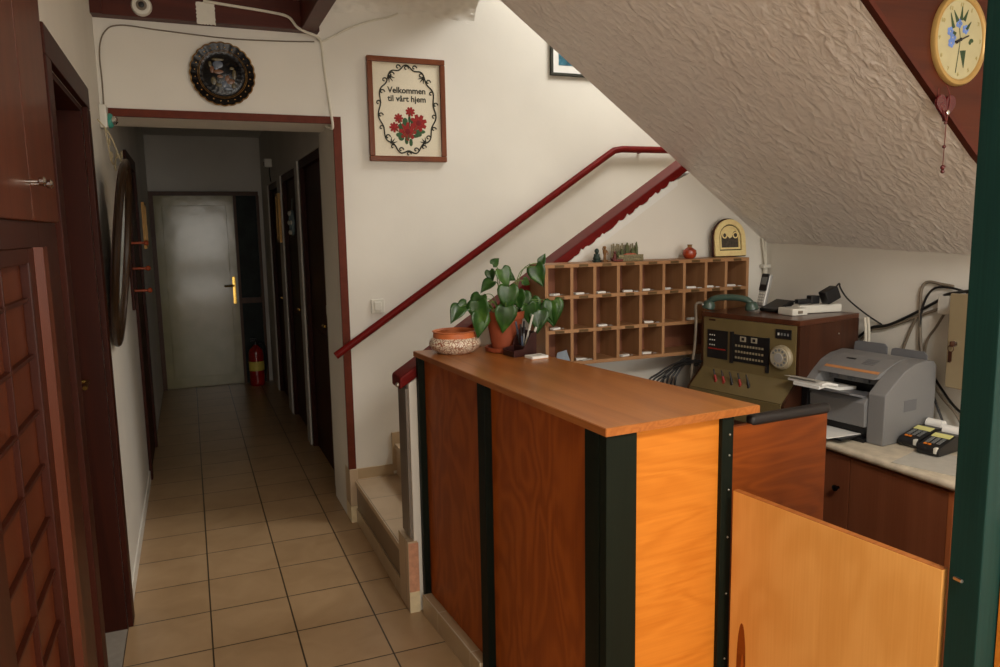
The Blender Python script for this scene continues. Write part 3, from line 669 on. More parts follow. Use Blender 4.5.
# decorative plate over the passage
pl = thing('decorative_plate', 'black and gold scalloped plate hanging above the passage', 'plate', (0.572, 0.129, 2.47))
PM = Matrix.Rotation(PI / 2, 4, 'X')
m = MB(); m.lathe([(0.05, 0.0), (0.06, 0.004), (0.10, 0.008), (0.145, 0.018), (0.15, 0.022), (0.148, 0.026), (0.115, 0.017), (0.10, 0.012), (0.085, 0.016), (0.05, 0.024), (0.002, 0.026)], 96, PM, 24, 0.035); m.build('plate_body', M['black_gloss'], pl)
m = MB()
m.tube([(0.151 * (1 + 0.035 * abs(math.cos(12 * a))) * math.cos(a), -0.0245, 0.151 * (1 + 0.035 * abs(math.cos(12 * a))) * math.sin(a)) for a in [2 * PI * k / 192 for k in range(192)]], 0.0034, 6, closed=True, smooth=False)
m.build('gold_rim', M['plate_gold'], pl)
m = MB()
for r in (0.112, 0.118): m.tube([(r * math.cos(a), -0.0185, r * math.sin(a)) for a in [2 * PI * k / 64 for k in range(64)]], 0.0012, 5, closed=True, smooth=False)
m.build('gold_ring', M['plate_gold'], pl)
for k in range(24):
    a = 2 * PI * (k + 0.5) / 24
    m = MB(); m.ball((0.133 * math.cos(a), -0.0215, 0.133 * math.sin(a)), 0.0036, (1, 0.3, 1), 8); m.build('gold_bead', M['plate_gold'], pl)
for mt_, pcs in (('motif_blue', [(-0.02, 0.045, 0.026, 0.02), (0.005, -0.05, 0.016, 0.018), (0.022, -0.07, 0.022, 0.01), (-0.03, 0.03, 0.012, 0.012)]), ('motif_rust', [(-0.015, 0.01, 0.03, 0.013), (0.035, -0.035, 0.02, 0.014), (-0.05, 0.02, 0.01, 0.018), (0.02, -0.02, 0.014, 0.018), (-0.012, -0.012, 0.018, 0.01)]), ('motif_olive', [(-0.045, -0.035, 0.014, 0.02), (0.055, 0.0, 0.01, 0.026), (-0.02, 0.07, 0.03, 0.007), (-0.058, 0.045, 0.008, 0.016), (-0.02, -0.055, 0.016, 0.01), (0.045, 0.03, 0.012, 0.008), (0.05, -0.055, 0.01, 0.014)])):
    for x, z, a, b in pcs:
        m = MB(); m.ball((x, -0.0235, z), 1.0, (a, 0.003, b), 12); m.build('motif', M[mt_], pl)

# cables over the passage
ca = MB(); ca.tube([(0.50, 0.043, 2.80), (0.62, 0.043, 2.79), (0.80, 0.043, 2.776), (0.9, 0.043, 2.76), (0.942, 0.043, 2.715), (0.985, 0.05, 2.695), (1.04, 0.06, 2.68), (1.075, 0.12, 2.66), (1.085, 0.124, 2.55), (1.1, 0.124, 2.4), (1.11, 0.108, 2.29), (1.112, 0.106, 2.22), (1.09, 0.18, 2.235)], 0.007, 8)
tag(ca.build('cable', M['cable_white']), 'white cable running off the beam and down to the passage corner', 'cable')
ca = MB(); ca.tube([(0.018, 0.12, 2.27), (0.02, 0.122, 2.4), (0.02, 0.122, 2.55), (0.05, 0.122, 2.64), (0.12, 0.122, 2.675), (0.3, 0.122, 2.665), (0.6, 0.122, 2.65), (0.85, 0.122, 2.655), (1.04, 0.118, 2.665)], 0.0035, 6)
tag(ca.build('cable', M['cable_grey']), 'thin grey cable arching from the alarm box along the top', 'cable')
ca = MB(); ca.tube([(1.07, 0.124, 2.665), (1.14, 0.122, 2.70), (1.22, 0.122, 2.745), (1.33, 0.122, 2.79), (1.45, 0.122, 2.825), (1.5, 0.122, 2.847)], 0.006, 8)
tag(ca.build('cable', M['cable_white']), 'white cable slanting up the stair wall beside the beam', 'cable')
ds = thing('smoke_detector', 'round white detector on the face of the dark beam', 'detector', (0.222, 0.055, 2.752))
m = MB(); m.lathe([(0.046, 0), (0.046, 0.012), (0.040, 0.022), (0.026, 0.024)], 28, PM); m.build('housing', M['white_plastic'], ds)
m = MB(); m.lathe([(0.024, 0.024), (0.024, 0.029), (0.02, 0.03)], 20, PM); m.build('ring', M['cable_grey'], ds)
m = MB(); m.lathe([(0.013, 0.028), (0.013, 0.04), (0.008, 0.043)], 16, PM); m.build('sensor', M['black'], ds)
pp = MB(); pts = []
for k in range(40):
    t_ = k / 40; ang = 2 * PI * t_
    c, s_ = math.cos(ang), math.sin(ang); q = max(abs(c), abs(s_))
    r = 1 + 0.05 * math.sin(k * 2.9)
    pts.append((0.508 + 0.043 * c / q * r, 2.745 + 0.052 * s_ / q * r))
pp.prism(pts, 0.0525, 0.056); tag(pp.build('paint_patch', M['white_plastic'], smooth=0), 'ragged white patch stuck on the dark ceiling beam', 'patch')

# cross stitch
cs = thing('cross_stitch_picture', 'framed cross-stitch welcome picture with red flowers on the stair wall', 'picture', (1.534, 0.13, 2.333))
FW, FH = 0.222, 0.281
m = MB()
for x0, x1, z0, z1 in ((-FW, FW, -FH, -FH + 0.03), (-FW, FW, FH - 0.03, FH), (-FW, -FW + 0.03, -FH + 0.03, FH - 0.03), (FW - 0.03, FW, -FH + 0.03, FH - 0.03)):
    m.box(x0, x1, -0.03, -0.001, z0, z1, 0.005)
m.build('frame', M['frame_brown'], cs)
m = MB(); m.box(-FW + 0.028, FW - 0.028, -0.015, -0.002, -FH + 0.028, FH - 0.028); cv = m.build('canvas', M['canvas'], cs, smooth=0)
yq = -0.0156
m = MB(); mm = Matrix.Diagonal((1, 1, 1, 1))
m.add(text_mesh('Velkommen', 0.045, upright(0.0, yq, 0.105), bold=0.0011), None); m.add(text_mesh('til v\u00e5rt hjem', 0.045, upright(0.0, yq, 0.06), bold=0.0011), None)
m.build('lettering', M['thread_dark'], cv, smooth=0)
m = MB(); AX, AZ = 0.160, 0.232; NS = 22
for k in range(NS):
    a0 = 2 * PI * k / NS; a1 = 2 * PI * (k + 1) / NS
    side = 1 if k % 2 else -1
    pts = []
    for j in range(15):
        u = j / 14; a = a0 + (a1 - a0) * u
        w_ = 1 + side * 0.045 * math.sin(PI * u)
        pts.append((AX * w_ * math.cos(a), yq, AZ * w_ * math.sin(a)))
    m.tube(pts, 0.0042, 5, smooth=False)
    am = (a0 + a1) / 2; c = Vector((AX * (1 - side * 0.035) * math.cos(am), yq, AZ * (1 - side * 0.03) * math.sin(am)))
    m.tube([c + Vector((math.cos(q * 0.55) * 0.0022 * (7 - q * 0.6), 0, math.sin(q * 0.55) * 0.0022 * (7 - q * 0.6))) for q in range(10)], 0.0036, 5, smooth=False)
for a in (0.9, 2.25, 4.05, 5.4):
    c = Vector((AX * math.cos(a), yq, AZ * math.sin(a)))
    for q in (-0.6, 0, 0.6):
        d_ = Vector((math.cos(a + q), 0, math.sin(a + q))); m.tube([c, c - d_ * 0.036], 0.0065, 5, smooth=False, r1=0.001)
m.build('scroll_border', M['thread_dark'], cv, smooth=0)
m = MB(); rr = random.Random(3)
FL = [(0.016, -0.008, 0.027), (-0.052, -0.045, 0.026), (0.062, -0.068, 0.048), (-0.078, -0.095, 0.028), (-0.002, -0.115, 0.05)]
for x, z, r in FL:
    d_ = Vector((x - 0.005, 0, z + 0.12)); m.tube([(0.0, yq, -0.16), (x * 0.6, yq, (z - 0.15) * 0.5), (x, yq, z)], 0.0024, 5)
for x, z, ang in ((-0.04, -0.09, 2.4), (-0.02, -0.08, 2.0), (0.025, -0.06, 1.4), (0.01, -0.05, 1.7), (0.045, -0.11, 0.2), (0.06, -0.13, -0.5), (-0.05, -0.135, 3.6), (-0.01, -0.165, 4.4), (0.015, -0.175, 5.0), (0.08, -0.115, 0.3), (-0.015, -0.06, 2.2), (0.04, -0.14, -0.2), (-0.04, -0.15, 3.9)):
    m.ball((x, yq, z), 1.0, (0.016 * abs(math.cos(ang)) + 0.006, 0.0012, 0.016 * abs(math.sin(ang)) + 0.006), 8)
m.build('leaves', M['thread_green'], cv, smooth=0)
for x, z, r in FL:
    m = MB()
    for k in range(8):
        a = 2 * PI * k / 8 + x * 30
        m.tube([(x, yq - 0.001, z), (x + r * 0.6 * math.cos(a), yq - 0.001, z + r * 0.6 * math.sin(a)), (x + r * math.cos(a), yq - 0.001, z + r * math.sin(a))], r * 0.34, 6, smooth=False, r1=r * 0.2, flat=1)
    bmesh.ops.transform(m.bm, matrix=Matrix.Translation((0, yq, 0)) @ Matrix.Diagonal((1, 0.12, 1, 1)) @ Matrix.Translation((0, -yq, 0)), verts=m.bm.verts)
    fo = m.build('flower', M['thread_red'], cv, smooth=0)
    m = MB(); m.ball((x, yq - 0.0015, z), r * 0.32, (1, 0.1, 1), 8); m.build('flower_heart', M['thread_deep'] if r > 0.03 else M['thread_red'], cv)

# partly hidden blue painting
bp_ = thing('blue_painting', 'small blue painting with white mat half hidden behind the sloping stair', 'picture', (2.62, 0.13, 2.74))
m = MB()
for x0, x1, z0, z1 in ((-0.195, 0.195, -0.165, -0.15), (-0.195, 0.195, 0.15, 0.165), (-0.195, -0.18, -0.15, 0.15), (0.18, 0.195, -0.15, 0.15)): m.box(x0, x1, -0.022, -0.001, z0, z1)
m.build('frame', M['thread_dark'], bp_, smooth=0)
m = MB(); m.box(-0.181, 0.181, -0.012, -0.002, -0.151, 0.151); m.build('mat_board', M['paper'], bp_, smooth=0)
m = MB(); m.box(-0.14, 0.14, -0.0135, -0.0119, -0.105, 0.105); m.build('painted_sheet', M['art_blue'], bp_, smooth=0)
# ------------------------------------------------------------------ pigeonhole rack
RX0, RX1, RY0, RY1, RZ0, RZ1 = 1.744, 2.825, -1.2, -1.041, 1.07, 1.514
pk = thing('pigeonhole_rack', 'wooden key rack with three rows of pigeonholes on the wall behind the counter', 'key rack', (RX0, RY1, RZ0))
W_, D_, H_ = RX1 - RX0, RY1 - RY0, RZ1 - RZ0
tk = 0.016
vx = [0.008, 0.129, 0.242, 0.361, 0.478, 0.600, 0.712, 0.833, 0.948, W_ - 0.008]
hz_ = [0.008, 0.152, 0.300, H_ - 0.008]
m = MB(); m.box(0.0, W_, -0.008, 0, 0, H_); m.build('back_panel', M['rackback'], pk, smooth=0)
for nm, z in (('bottom_board', 0.0), ('top_board', H_ - tk)):
    m = MB(); m.box(0, W_, -D_, -0.008, z, z + tk, 0.0015); m.build(nm, M['rack'], pk)
for x in (0.0, W_ - tk):
    m = MB(); m.box(x, x + tk, -D_ + 0.0005, -0.008, tk, H_ - tk, 0.001); m.build('side_board', M['rackv'], pk)
for z in hz_[1:3]:
    m = MB(); m.box(tk, W_ - tk, -D_ + 0.001, -0.008, z - tk / 2, z + tk / 2, 0.001); m.build('shelf', M['rack'], pk)
for i, x in enumerate(vx[1:9]):
    for r in range(3):
        if r == 0 and i >= 5: continue
        m = MB(); m.box(x - 0.0075, x + 0.0075, -D_ + 0.0012, -0.008, hz_[r] + 0.008, hz_[r + 1] - 0.008, 0.001); m.build('divider', M['rackv'], pk)
for r in (3, 2, 1):
    for c in range(9):
        xm = (vx[c] + vx[c + 1]) / 2
        if r == 1 and c > 4: continue
        m = MB(); m.box(xm - 0.022, xm + 0.022, -D_ - 0.002, -D_ + 0.001, hz_[r] - 0.006, hz_[r] + 0.005); m.build('label_plate', M['tag_plate'], pk, smooth=0)
ordn = ['first', 'second', 'third', 'fourth', 'fifth', 'sixth', 'seventh', 'eighth', 'ninth']
rown = {2: 'top row', 1: 'middle row', 0: 'bottom row'}
def make_tag():
    t_ = thing('key_tag', '', 'key tag', (0, 0, 0), 0, 'white key tags in the pigeonholes')
    m = MB(); m.box(-0.026, 0.018, -0.012, 0.012, 0.0, 0.009, 0.002); m.build('tag_body', M['paper'], t_)
    m = MB(); m.tube([(0.018 + 0.008 * (1 - math.cos(a * PI / 6)), 0.008 * math.sin(a * PI / 6), 0.004) for a in range(12)], 0.0013, 5, closed=True, smooth=False); m.build('key_ring', M['chrome'], t_)
    m = MB(); m.box(0.03, 0.048, -0.004, 0.004, 0.0005, 0.003); m.build('key', M['silver'], t_, smooth=0)
    return t_
proto = make_tag(); rr = random.Random(11); first = True
for r, cols in ((2, range(9)), (1, (0, 2, 4, 6)), (0, (1, 3, 4))):
    for c in cols:
        if first: o = proto; first = False
        else:
            o = proto.copy(); COL.objects.link(o)
            for ch in list(proto.children):
                k = ch.copy(); COL.objects.link(k); k.parent = o
        o.location = (RX0 + (vx[c] + vx[c + 1]) / 2 + rr.uniform(-0.02, 0.008), RY0 + 0.018 + rr.uniform(0, 0.015), RZ0 + hz_[r] + 0.0085)
        o.rotation_euler = (0, 0, rr.uniform(-0.5, 0.5))
        o['label'] = 'white key tag in the %s of the key rack, %s pigeonhole from the left' % (rown[r], ordn[c])
lf = thing('leaflet_card', 'grey-blue folded card leaning out of the lowest left pigeonhole', 'card', (RX0 + 0.073, RY0 - 0.01, RZ0 + 0.0175), 0.12)
m = MB(); m.prism([(-0.036, 0.0), (-0.018, 0.046), (0.03, 0.054), (0.042, 0.0)], -0.004, 0.0, mtx=Matrix.Rotation(-0.25, 4, 'X')); m.build('front_leaf', M['paper_blue'], lf, smooth=0)
m = MB(); m.box(-0.042, 0.042, -0.028, 0.02, 0.0, 0.003); m.build('lower_leaf', M['paper_grey'], lf, smooth=0)
o = MB(); o.box(-0.03, 0.03, -0.02, 0.02, 0, 0.004); o = o.build('paper_slip', M['paper_grey'], None, (RX0 + 0.2, RY0 + 0.022, RZ0 + 0.0305), 0); tag(o, 'loose grey paper slip under the tag in the second bottom pigeonhole', 'paper'); o.rotation_euler = (0, 0, 0.3)
o.location.z = RZ0 + 0.0165

# ornaments on the rack
OZ = RZ1
def small_figure(name, label, x, h, mat, kind):
    t_ = thing(name, label, 'figurine', (x, -1.125, OZ))
    if kind == 0:
        m = MB(); m.lathe([(0.02, 0), (0.021, 0.008), (0.017, 0.01)], 18); m.build('base', M[mat], t_)
        m = MB(); m.lathe([(0.016, 0.009), (0.018, 0.016), (0.013, 0.028), (0.014, 0.034), (0.006, 0.04), (0.0055, 0.042)], 18); m.ball((0, 0, 0.049), 0.0105, (1, 1, 1.1)); m.ball((0, -0.01, 0.024), 0.007); m.build('bust', M[mat], t_)
    else:
        m = MB(); m.box(-0.013, 0.013, -0.012, 0.012, 0, 0.009, 0.002); m.build('base', M[mat], t_)
        m = MB(); m.lathe([(0.007, 0.009), (0.006, 0.03), (0.009, 0.04), (0.01, 0.052), (0.004, 0.057)], 12); m.ball((0, 0, 0.063), 0.0065, (1, 1, 1.2)); m.tube([(0.009, 0, 0.052), (0.014, -0.004, 0.04), (0.009, -0.009, 0.034)], 0.0028, 6); m.tube([(-0.009, 0, 0.052), (-0.012, -0.004, 0.06), (-0.009, -0.004, 0.07)], 0.0026, 6); m.build('body', M[mat], t_)
small_figure('bust_figurine', 'small green-black bust on top of the key rack', 2.037, 0.06, 'green_stat', 0)
small_figure('carved_figurine', 'slim ochre standing figurine between the dark bust and the planter', 2.078, 0.07, 'ochre_stat', 1)
pt = thing('cactus_planter', 'glass tray of small cacti and reeds on top of the key rack', 'planter', (2.19, -1.12, OZ))
m = MB()
for a in range(15): m.tube([(-0.055 + a * 0.009, 0.028, 0.0), (-0.056 + a * 0.0092, 0.03, 0.075 + 0.006 * math.sin(a * 2.3))], 0.0035, 5, smooth=False)
m.build('reed_fence', M['wicker'], pt)
m = MB(); m.box(-0.06, 0.075, -0.035, 0.03, 0, 0.018, 0.004); m.box(-0.056, 0.072, -0.035, -0.033, 0.018, 0.03); m.build('tray', M['wicker'], pt)
m = MB(); m.ball((0.02, -0.005, 0.018), 1.0, (0.046, 0.025, 0.018), 16); m.build('gravel', M['coral'], pt)
for x, h, r in ((-0.015, 0.055, 0.010), (0.012, 0.083, 0.009), (0.043, 0.06, 0.011), (0.062, 0.086, 0.007), (-0.035, 0.045, 0.009)):
    m = MB(); m.lathe([(r * 0.7, 0.01), (r, h * 0.4), (r * 0.9, h * 0.7), (r * 0.25, h)], 10, Matrix.Translation((x, 0.008, 0)), 8, 0.12); m.build('cactus', M['cactus'], pt)
bt = thing('carved_boat', 'small dark red carved boat beside the cactus planter', 'ornament', (2.112, -1.165, OZ))
m = MB(); m.prism([(-0.026, 0.02), (-0.018, 0.003), (0.0, 0.0), (0.03, 0.0), (0.036, 0.012), (-0.005, 0.011)], -0.01, 0.01, bev=0.003); m.build('hull', M['boat_red'], bt)
m = MB(); m.lathe([(0.007, 0.01), (0.009, 0.022), (0.004, 0.036)], 10, Matrix.Translation((-0.006, 0, 0))); m.ball((-0.006, 0, 0.042), 0.006); m.build('rower', M['boat_red'], bt)
vs_ = thing('small_vase', 'little round orange-red vase on the key rack', 'vase', (2.54, -1.12, OZ))
m = MB(); m.lathe([(0.018, 0), (0.028, 0.008), (0.033, 0.024), (0.03, 0.04), (0.016, 0.05), (0.012, 0.053)], 28); m.build('body', M['orange_glaze'], vs_)
m = MB(); m.lathe([(0.011, 0.052), (0.010, 0.06), (0.013, 0.066), (0.009, 0.066), (0.008, 0.056)], 20); m.build('neck', M['ochre_stat'], vs_)
ic = thing('gilded_icon', 'arched gold framed icon standing on the right end of the key rack', 'icon', (2.788, -1.105, OZ + 0.001))
def arch(hw, h, n=20, z0=0.0):
    r = hw; zc = h - r
    return [(hw, z0)] + [(hw * math.cos(PI * k / n), zc + r * math.sin(PI * k / n)) for k in range(n + 1)] + [(-hw, z0)]
ti = Matrix.Rotation(math.radians(-6), 4, 'X')
m = MB(); m.prism(arch(0.096, 0.186), 0.0, 0.014, bev=0.002, mtx=ti); m.build('backing_board', M['cab_dark'], ic)
def arch_ring(o_, i_, d0, d1):
    t = bmesh.new(); n = len(o_)
    vs = []
    for (a, b) in zip(o_, i_):
        vs.append([t.verts.new((a[0], d0, a[1])), t.verts.new((a[0], d1, a[1])), t.verts.new((b[0], d1, b[1])), t.verts.new((b[0], d0, b[1]))])
    for k in range(n):
        A, B = vs[k], vs[(k + 1) % n]
        for j in range(4): t.faces.new((A[j], A[(j + 1) % 4], B[(j + 1) % 4], B[j]))
    bmesh.ops.recalc_face_normals(t, faces=t.faces[:]); return t
m = MB(); m.add(arch_ring(arch(0.091, 0.181, z0=0.004), arch(0.066, 0.156, z0=0.03), 0.0, -0.010), ti); m.add(arch_ring(arch(0.060, 0.150, z0=0.036), arch(0.052, 0.142, z0=0.044), 0.0, -0.007), ti); m.build('gold_frame', M['gold'], ic)
m = MB(); m.prism(arch(0.067, 0.157, z0=0.029), -0.002, 0.0, mtx=ti); m.build('gold_ground', M['motif_olive'], ic, smooth=0)
m = MB(); m.prism(arch(0.053, 0.143, z0=0.043), -0.003, -0.0015, mtx=ti); m.build('gold_sky', M['gold'], ic, smooth=0)
m = MB(); m.prism([(-0.05, 0.045), (0.05, 0.045), (0.05, 0.1), (0.036, 0.125), (0.022, 0.118), (0.016, 0.096), (0.0, 0.088), (-0.014, 0.1), (-0.03, 0.094), (-0.042, 0.11), (-0.05, 0.1)], -0.0045, -0.003, mtx=ti); m.build('painted_figures', M['icon_dark'], ic, smooth=0)
for x in (-0.03, 0.034):
    m = MB(); m.lathe([(0.016, 0.0), (0.016, 0.0015), (0.010, 0.0016)], 20, ti @ Matrix.Translation((x, -0.0044, 0.104)) @ PM, cap=False); m.build('halo', M['gold'], ic)
    m = MB(); m.ball(ti @ Vector((x, -0.0046, 0.104)), 0.009, (1, 0.15, 1.1), 10); m.build('painted_head', M['icon_dark'], ic)

# ------------------------------------------------------------------ on the counter
CZ = 1.165
bw = thing('pottery_bowl', 'white and brown patterned pottery bowl with a terracotta rim on the counter end', 'bowl', (1.345, -1.165, CZ))
m = MB(); m.lathe([(0.066, 0), (0.074, 0.003), (0.098, 0.02), (0.107, 0.038), (0.103, 0.055), (0.09, 0.066), (0.086, 0.066), (0.097, 0.05), (0.099, 0.038), (0.09, 0.02), (0.06, 0.008)], 48); m.build('body', M['bowl'], bw)
m = MB(); m.lathe([(0.09, 0.064), (0.089, 0.085), (0.094, 0.091), (0.088, 0.093), (0.082, 0.085), (0.083, 0.064)], 48, cap=False); m.build('rim', M['terra_rim'], bw)
pp = thing('potted_pothos', 'trailing heart-leaved green plant in a terracotta pot on the counter', 'plant', (1.545, -1.225, CZ))
m = MB(); m.lathe([(0.072, 0), (0.082, 0.004), (0.085, 0.02), (0.079, 0.02), (0.074, 0.008)], 36); m.build('saucer', M['terracotta'], pp)
m = MB(); m.lathe([(0.052, 0.008), (0.056, 0.02), (0.075, 0.135), (0.083, 0.137), (0.085, 0.168), (0.078, 0.168), (0.072, 0.14), (0.02, 0.138)], 36); m.build('pot', M['terracotta'], pp)
m = MB(); m.lathe([(0.074, 0.14), (0.05, 0.15), (0.001, 0.152)], 24); m.build('soil', M['caddy'], pp)
def leaf(base, tipdir, nrm_, ln, name='leaf'):
    """heart shaped leaf: grid folded along the midrib and curled at the tip"""
    d_ = Vector(tipdir).normalized(); n_ = Vector(nrm_); n_ = (n_ - d_ * n_.dot(d_)).normalized(); sdv = d_.cross(n_)
    t = bmesh.new(); rows = []
    prof = [(-0.12, 0.26), (-0.03, 0.38), (0.1, 0.43), (0.28, 0.42), (0.46, 0.35), (0.63, 0.25), (0.8, 0.13), (0.93, 0.05), (1.0, 0.0)]
    for u, hw in prof:
        row = []
        for k in range(-3, 4):
            q = k / 3
            uu = u if abs(q) > 0.4 or u > 0 else 0.0 + u * abs(q)
            p_ = d_ * (uu * ln) + sdv * (q * hw * ln) + n_ * (abs(q) * hw * ln * 0.28 - 0.25 * ln * max(0, u) ** 2 + 0.02 * ln * math.sin(q * 5 + u * 7))
            row.append(t.verts.new(Vector(base) + p_))
        rows.append(row)
    for i in range(len(rows) - 1):
        for k in range(6):
            t.faces.new((rows[i][k], rows[i][k + 1], rows[i + 1][k + 1], rows[i + 1][k]))
    bmesh.ops.remove_doubles(t, verts=t.verts[:], dist=1e-5)
    m = MB(); m.add(t); o = m.build(name, M['leaf'], pp, smooth=60)
    sol = o.modifiers.new('thick', 'SOLIDIFY'); sol.thickness = 0.0008
    return o
rp = random.Random(21)
tocam = Vector((-0.38, -0.92, 0.12))
# base (x, z) in the plane of the plant, depth offset, direction (x, z), length
LV = [(-0.20, 0.195, -0.01, (-0.5, -0.6), 0.085), (-0.165, 0.205, 0.0, (-0.8, -0.45), 0.075), (-0.13, 0.215, -0.03, (0.15, -1), 0.12), (-0.10, 0.235, 0.01, (-0.45, -0.9), 0.10),
      (-0.055, 0.335, 0.02, (0.1, -1), 0.055), (-0.05, 0.36, 0.0, (0.5, 0.4), 0.05), (-0.055, 0.29, 0.0, (-0.8, -0.5), 0.075), (-0.02, 0.34, -0.02, (0.35, -1), 0.085), (-0.005, 0.27, -0.05, (-0.05, -1), 0.115),
      (0.02, 0.315, 0.03, (0.9, -0.5), 0.06), (0.04, 0.25, -0.04, (0.1, -1), 0.085), (-0.03, 0.19, -0.085, (-0.1, -1), 0.115), (0.07, 0.235, -0.02, (0.2, -1), 0.10), (0.085, 0.19, -0.045, (0.3, -1), 0.11),
      (0.12, 0.21, 0.0, (0.2, -1), 0.10), (0.15, 0.345, 0.02, (0.25, -1), 0.095), (0.175, 0.36, 0.015, (0.2, 0.5), 0.045), (0.14, 0.165, -0.04, (-0.2, -1), 0.105), (0.19, 0.185, -0.02, (0.1, -1), 0.10), (0.205, 0.2, -0.03, (0.05, -1), 0.125),
      (-0.075, 0.195, 0.03, (-0.6, -0.8), 0.09), (0.02, 0.21, 0.04, (0.5, -0.6), 0.08), (-0.115, 0.165, -0.02, (-0.1, -1), 0.11), (0.085, 0.29, 0.0, (0.7, -0.4), 0.05)]
for i, (x, z, dy, (dx, dz), ln) in enumerate(LV):
    b_ = Vector((x, dy, z)); d_ = Vector((dx, rp.uniform(-0.35, 0.1), dz)).normalized()
    n_ = (tocam + Vector((rp.uniform(-0.5, 0.5), 0, rp.uniform(0.0, 0.6)))).normalized()
    m = MB(); m.tube([(x * 0.18, dy * 0.3, 0.15), (x * 0.5, dy * 0.6, max(z, 0.2) * 0.78 + 0.05), b_], 0.0022, 6, r1=0.0014); sm = m.build('stem', M['stem'], pp)
    leaf(b_, d_, n_, ln * rp.uniform(0.82, 0.98))

pc = thing('pen_caddy', 'dark brown wooden pen caddy in front of the plant pot', 'pen holder', (1.552, -1.355, CZ), 0.12)
m = MB()
m.prism([(-0.05, 0.0), (0.055, 0.0), (0.055, 0.105), (0.03, 0.105), (0.0, 0.06), (-0.008, 0.034), (-0.05, 0.028)], 0.038, 0.044, bev=0.001)
m.prism([(-0.05, 0.0), (0.055, 0.0), (0.055, 0.095), (0.03, 0.09), (0.004, 0.045), (-0.008, 0.03), (-0.05, 0.026)], -0.044, -0.038, bev=0.001)
m.box(0.049, 0.055, -0.038, 0.038, 0, 0.095, 0.001); m.box(-0.05, -0.045, -0.038, 0.038, 0, 0.022, 0.001); m.box(-0.045, 0.049, -0.038, 0.038, 0, 0.005); m.box(-0.002, 0.003, -0.038, 0.038, 0.005, 0.04)
m.build('box', M['caddy'], pc)
def pen(label, x, y, tx, ty, ln, body, cap, r=0.0042):
    o = thing('pen', label, 'pen', (0, 0, 0), 0, 'pens in the wooden caddy')
    o.location = pc.location + Vector((x, y, 0.007))
    d_ = Vector((tx, ty, 1)).normalized()
    m = MB(); m.cyl((0, 0, 0), d_ * ln * 0.62, r, r); m.build('barrel', M[body], o)
    m = MB(); m.cyl(d_ * ln * 0.6, d_ * ln, r * 1.12, r * 0.9); m.cyl(d_ * ln * 0.66 + Vector((0, -r * 1.3, 0)), d_ * ln * 0.95 + Vector((0, -r * 1.3, 0)), 0.0012); m.build('cap', M[cap], o)
pen('white capped pen leaning to the right, topmost in the wooden caddy', 0.022, 0.01, 0.32, 0.05, 0.158, 'white_plastic', 'white_plastic')
pen('short white pen lower right in the wooden caddy', 0.034, -0.018, 0.32, 0.0, 0.11, 'white_plastic', 'white_plastic', 0.005)
pen('slate blue pen with a dark cap in the wooden caddy', 0.012, -0.012, -0.08, 0.02, 0.12, 'pen_blue', 'black')
pen('black pen leaning left in the wooden caddy', 0.016, 0.015, -0.16, 0.05, 0.128, 'black', 'pen_blue')
pen('silver pen at the back of the wooden caddy', 0.03, 0.024, 0.05, 0.05, 0.125, 'silver', 'black')
nb = thing('notepad', 'small white notepad on the back edge of the counter', 'notepad', (1.585, -1.452, CZ), 0.15)
m = MB(); m.box(-0.04, 0.035, -0.028, 0.028, 0, 0.012, 0.001); m.build('pages', M['paper'], nb)
m = MB(); m.box(-0.041, 0.036, -0.029, 0.029, -0.0, 0.002); m.build('backing', M['orange_line'], nb, smooth=0)
m = MB(); m.box(-0.02, 0.02, -0.006, 0.006, 0.012, 0.0126); m.build('printed_line', M['paper_grey'], nb, smooth=0)
# ------------------------------------------------------------------ cupboard, worktop
cu = thing('base_cupboard', 'brown base cupboard under the pale worktop', 'cupboard', (2.555, -2.54, 0))
m = MB(); m.box(0.012, 0.513, 0.0, 1.49, 0.08, 0.819); m.build('carcass', M['cupboard'], cu, smooth=0)
m = MB(); m.box(0.05, 0.5, 0.02, 1.48, 0, 0.08); m.build('plinth', M['cab_dark'], cu, smooth=0)
for y0, y1, ky in ((0.05, 0.44, None), (0.444, 0.93, None), (0.934, 1.46, None)):
    m = MB(); m.box(-0.006, 0.012, y0, y1, 0.1, 0.81, 0.002); dd = m.build('door', M['cupboard'], cu)
m = MB(); m.lathe([(0.006, 0), (0.006, 0.012), (0.012, 0.016), (0.012, 0.022), (0.006, 0.026)], 16, Matrix.Translation((-0.006, 0.49, 0.685)) @ Matrix.Rotation(-PI / 2, 4, 'Y')); m.build('knob', M['black_gloss'], cu)
m = MB(); m.box(-0.008, 0.012, 0.03, 0.049, 0.08, 0.812, 0.002); m.build('edge_strip', M['cup_edge'], cu)
wt = thing('worktop', 'pale stone-effect worktop with a rounded front edge along the right wall', 'worktop', (2.53, -2.556, 0.82))
m = MB(); pts = [(0.538, 0.0), (0.538, 0.03)] + [(0.015 + 0.015 * math.sin(-a * PI / 8) - 0.0, 0.015 + 0.015 * math.cos(a * PI / 8)) for a in range(9)]
m.prism(pts, 0.004, 1.5); m.build('slab', M['worktop'], wt)
m = MB(); m.box(0.004, 0.538, 0.0, 0.004, 0.001, 0.0295); m.build('end_edge', M['cup_edge'], wt, smooth=0)
# ------------------------------------------------------------------ switchboard
SBR = math.atan2(0.215, 0.977)
sb = thing('telephone_switchboard', 'old walnut telephone switchboard with khaki front panel in the corner', 'switchboard', (2.575, -1.785, 0.851), SBR)
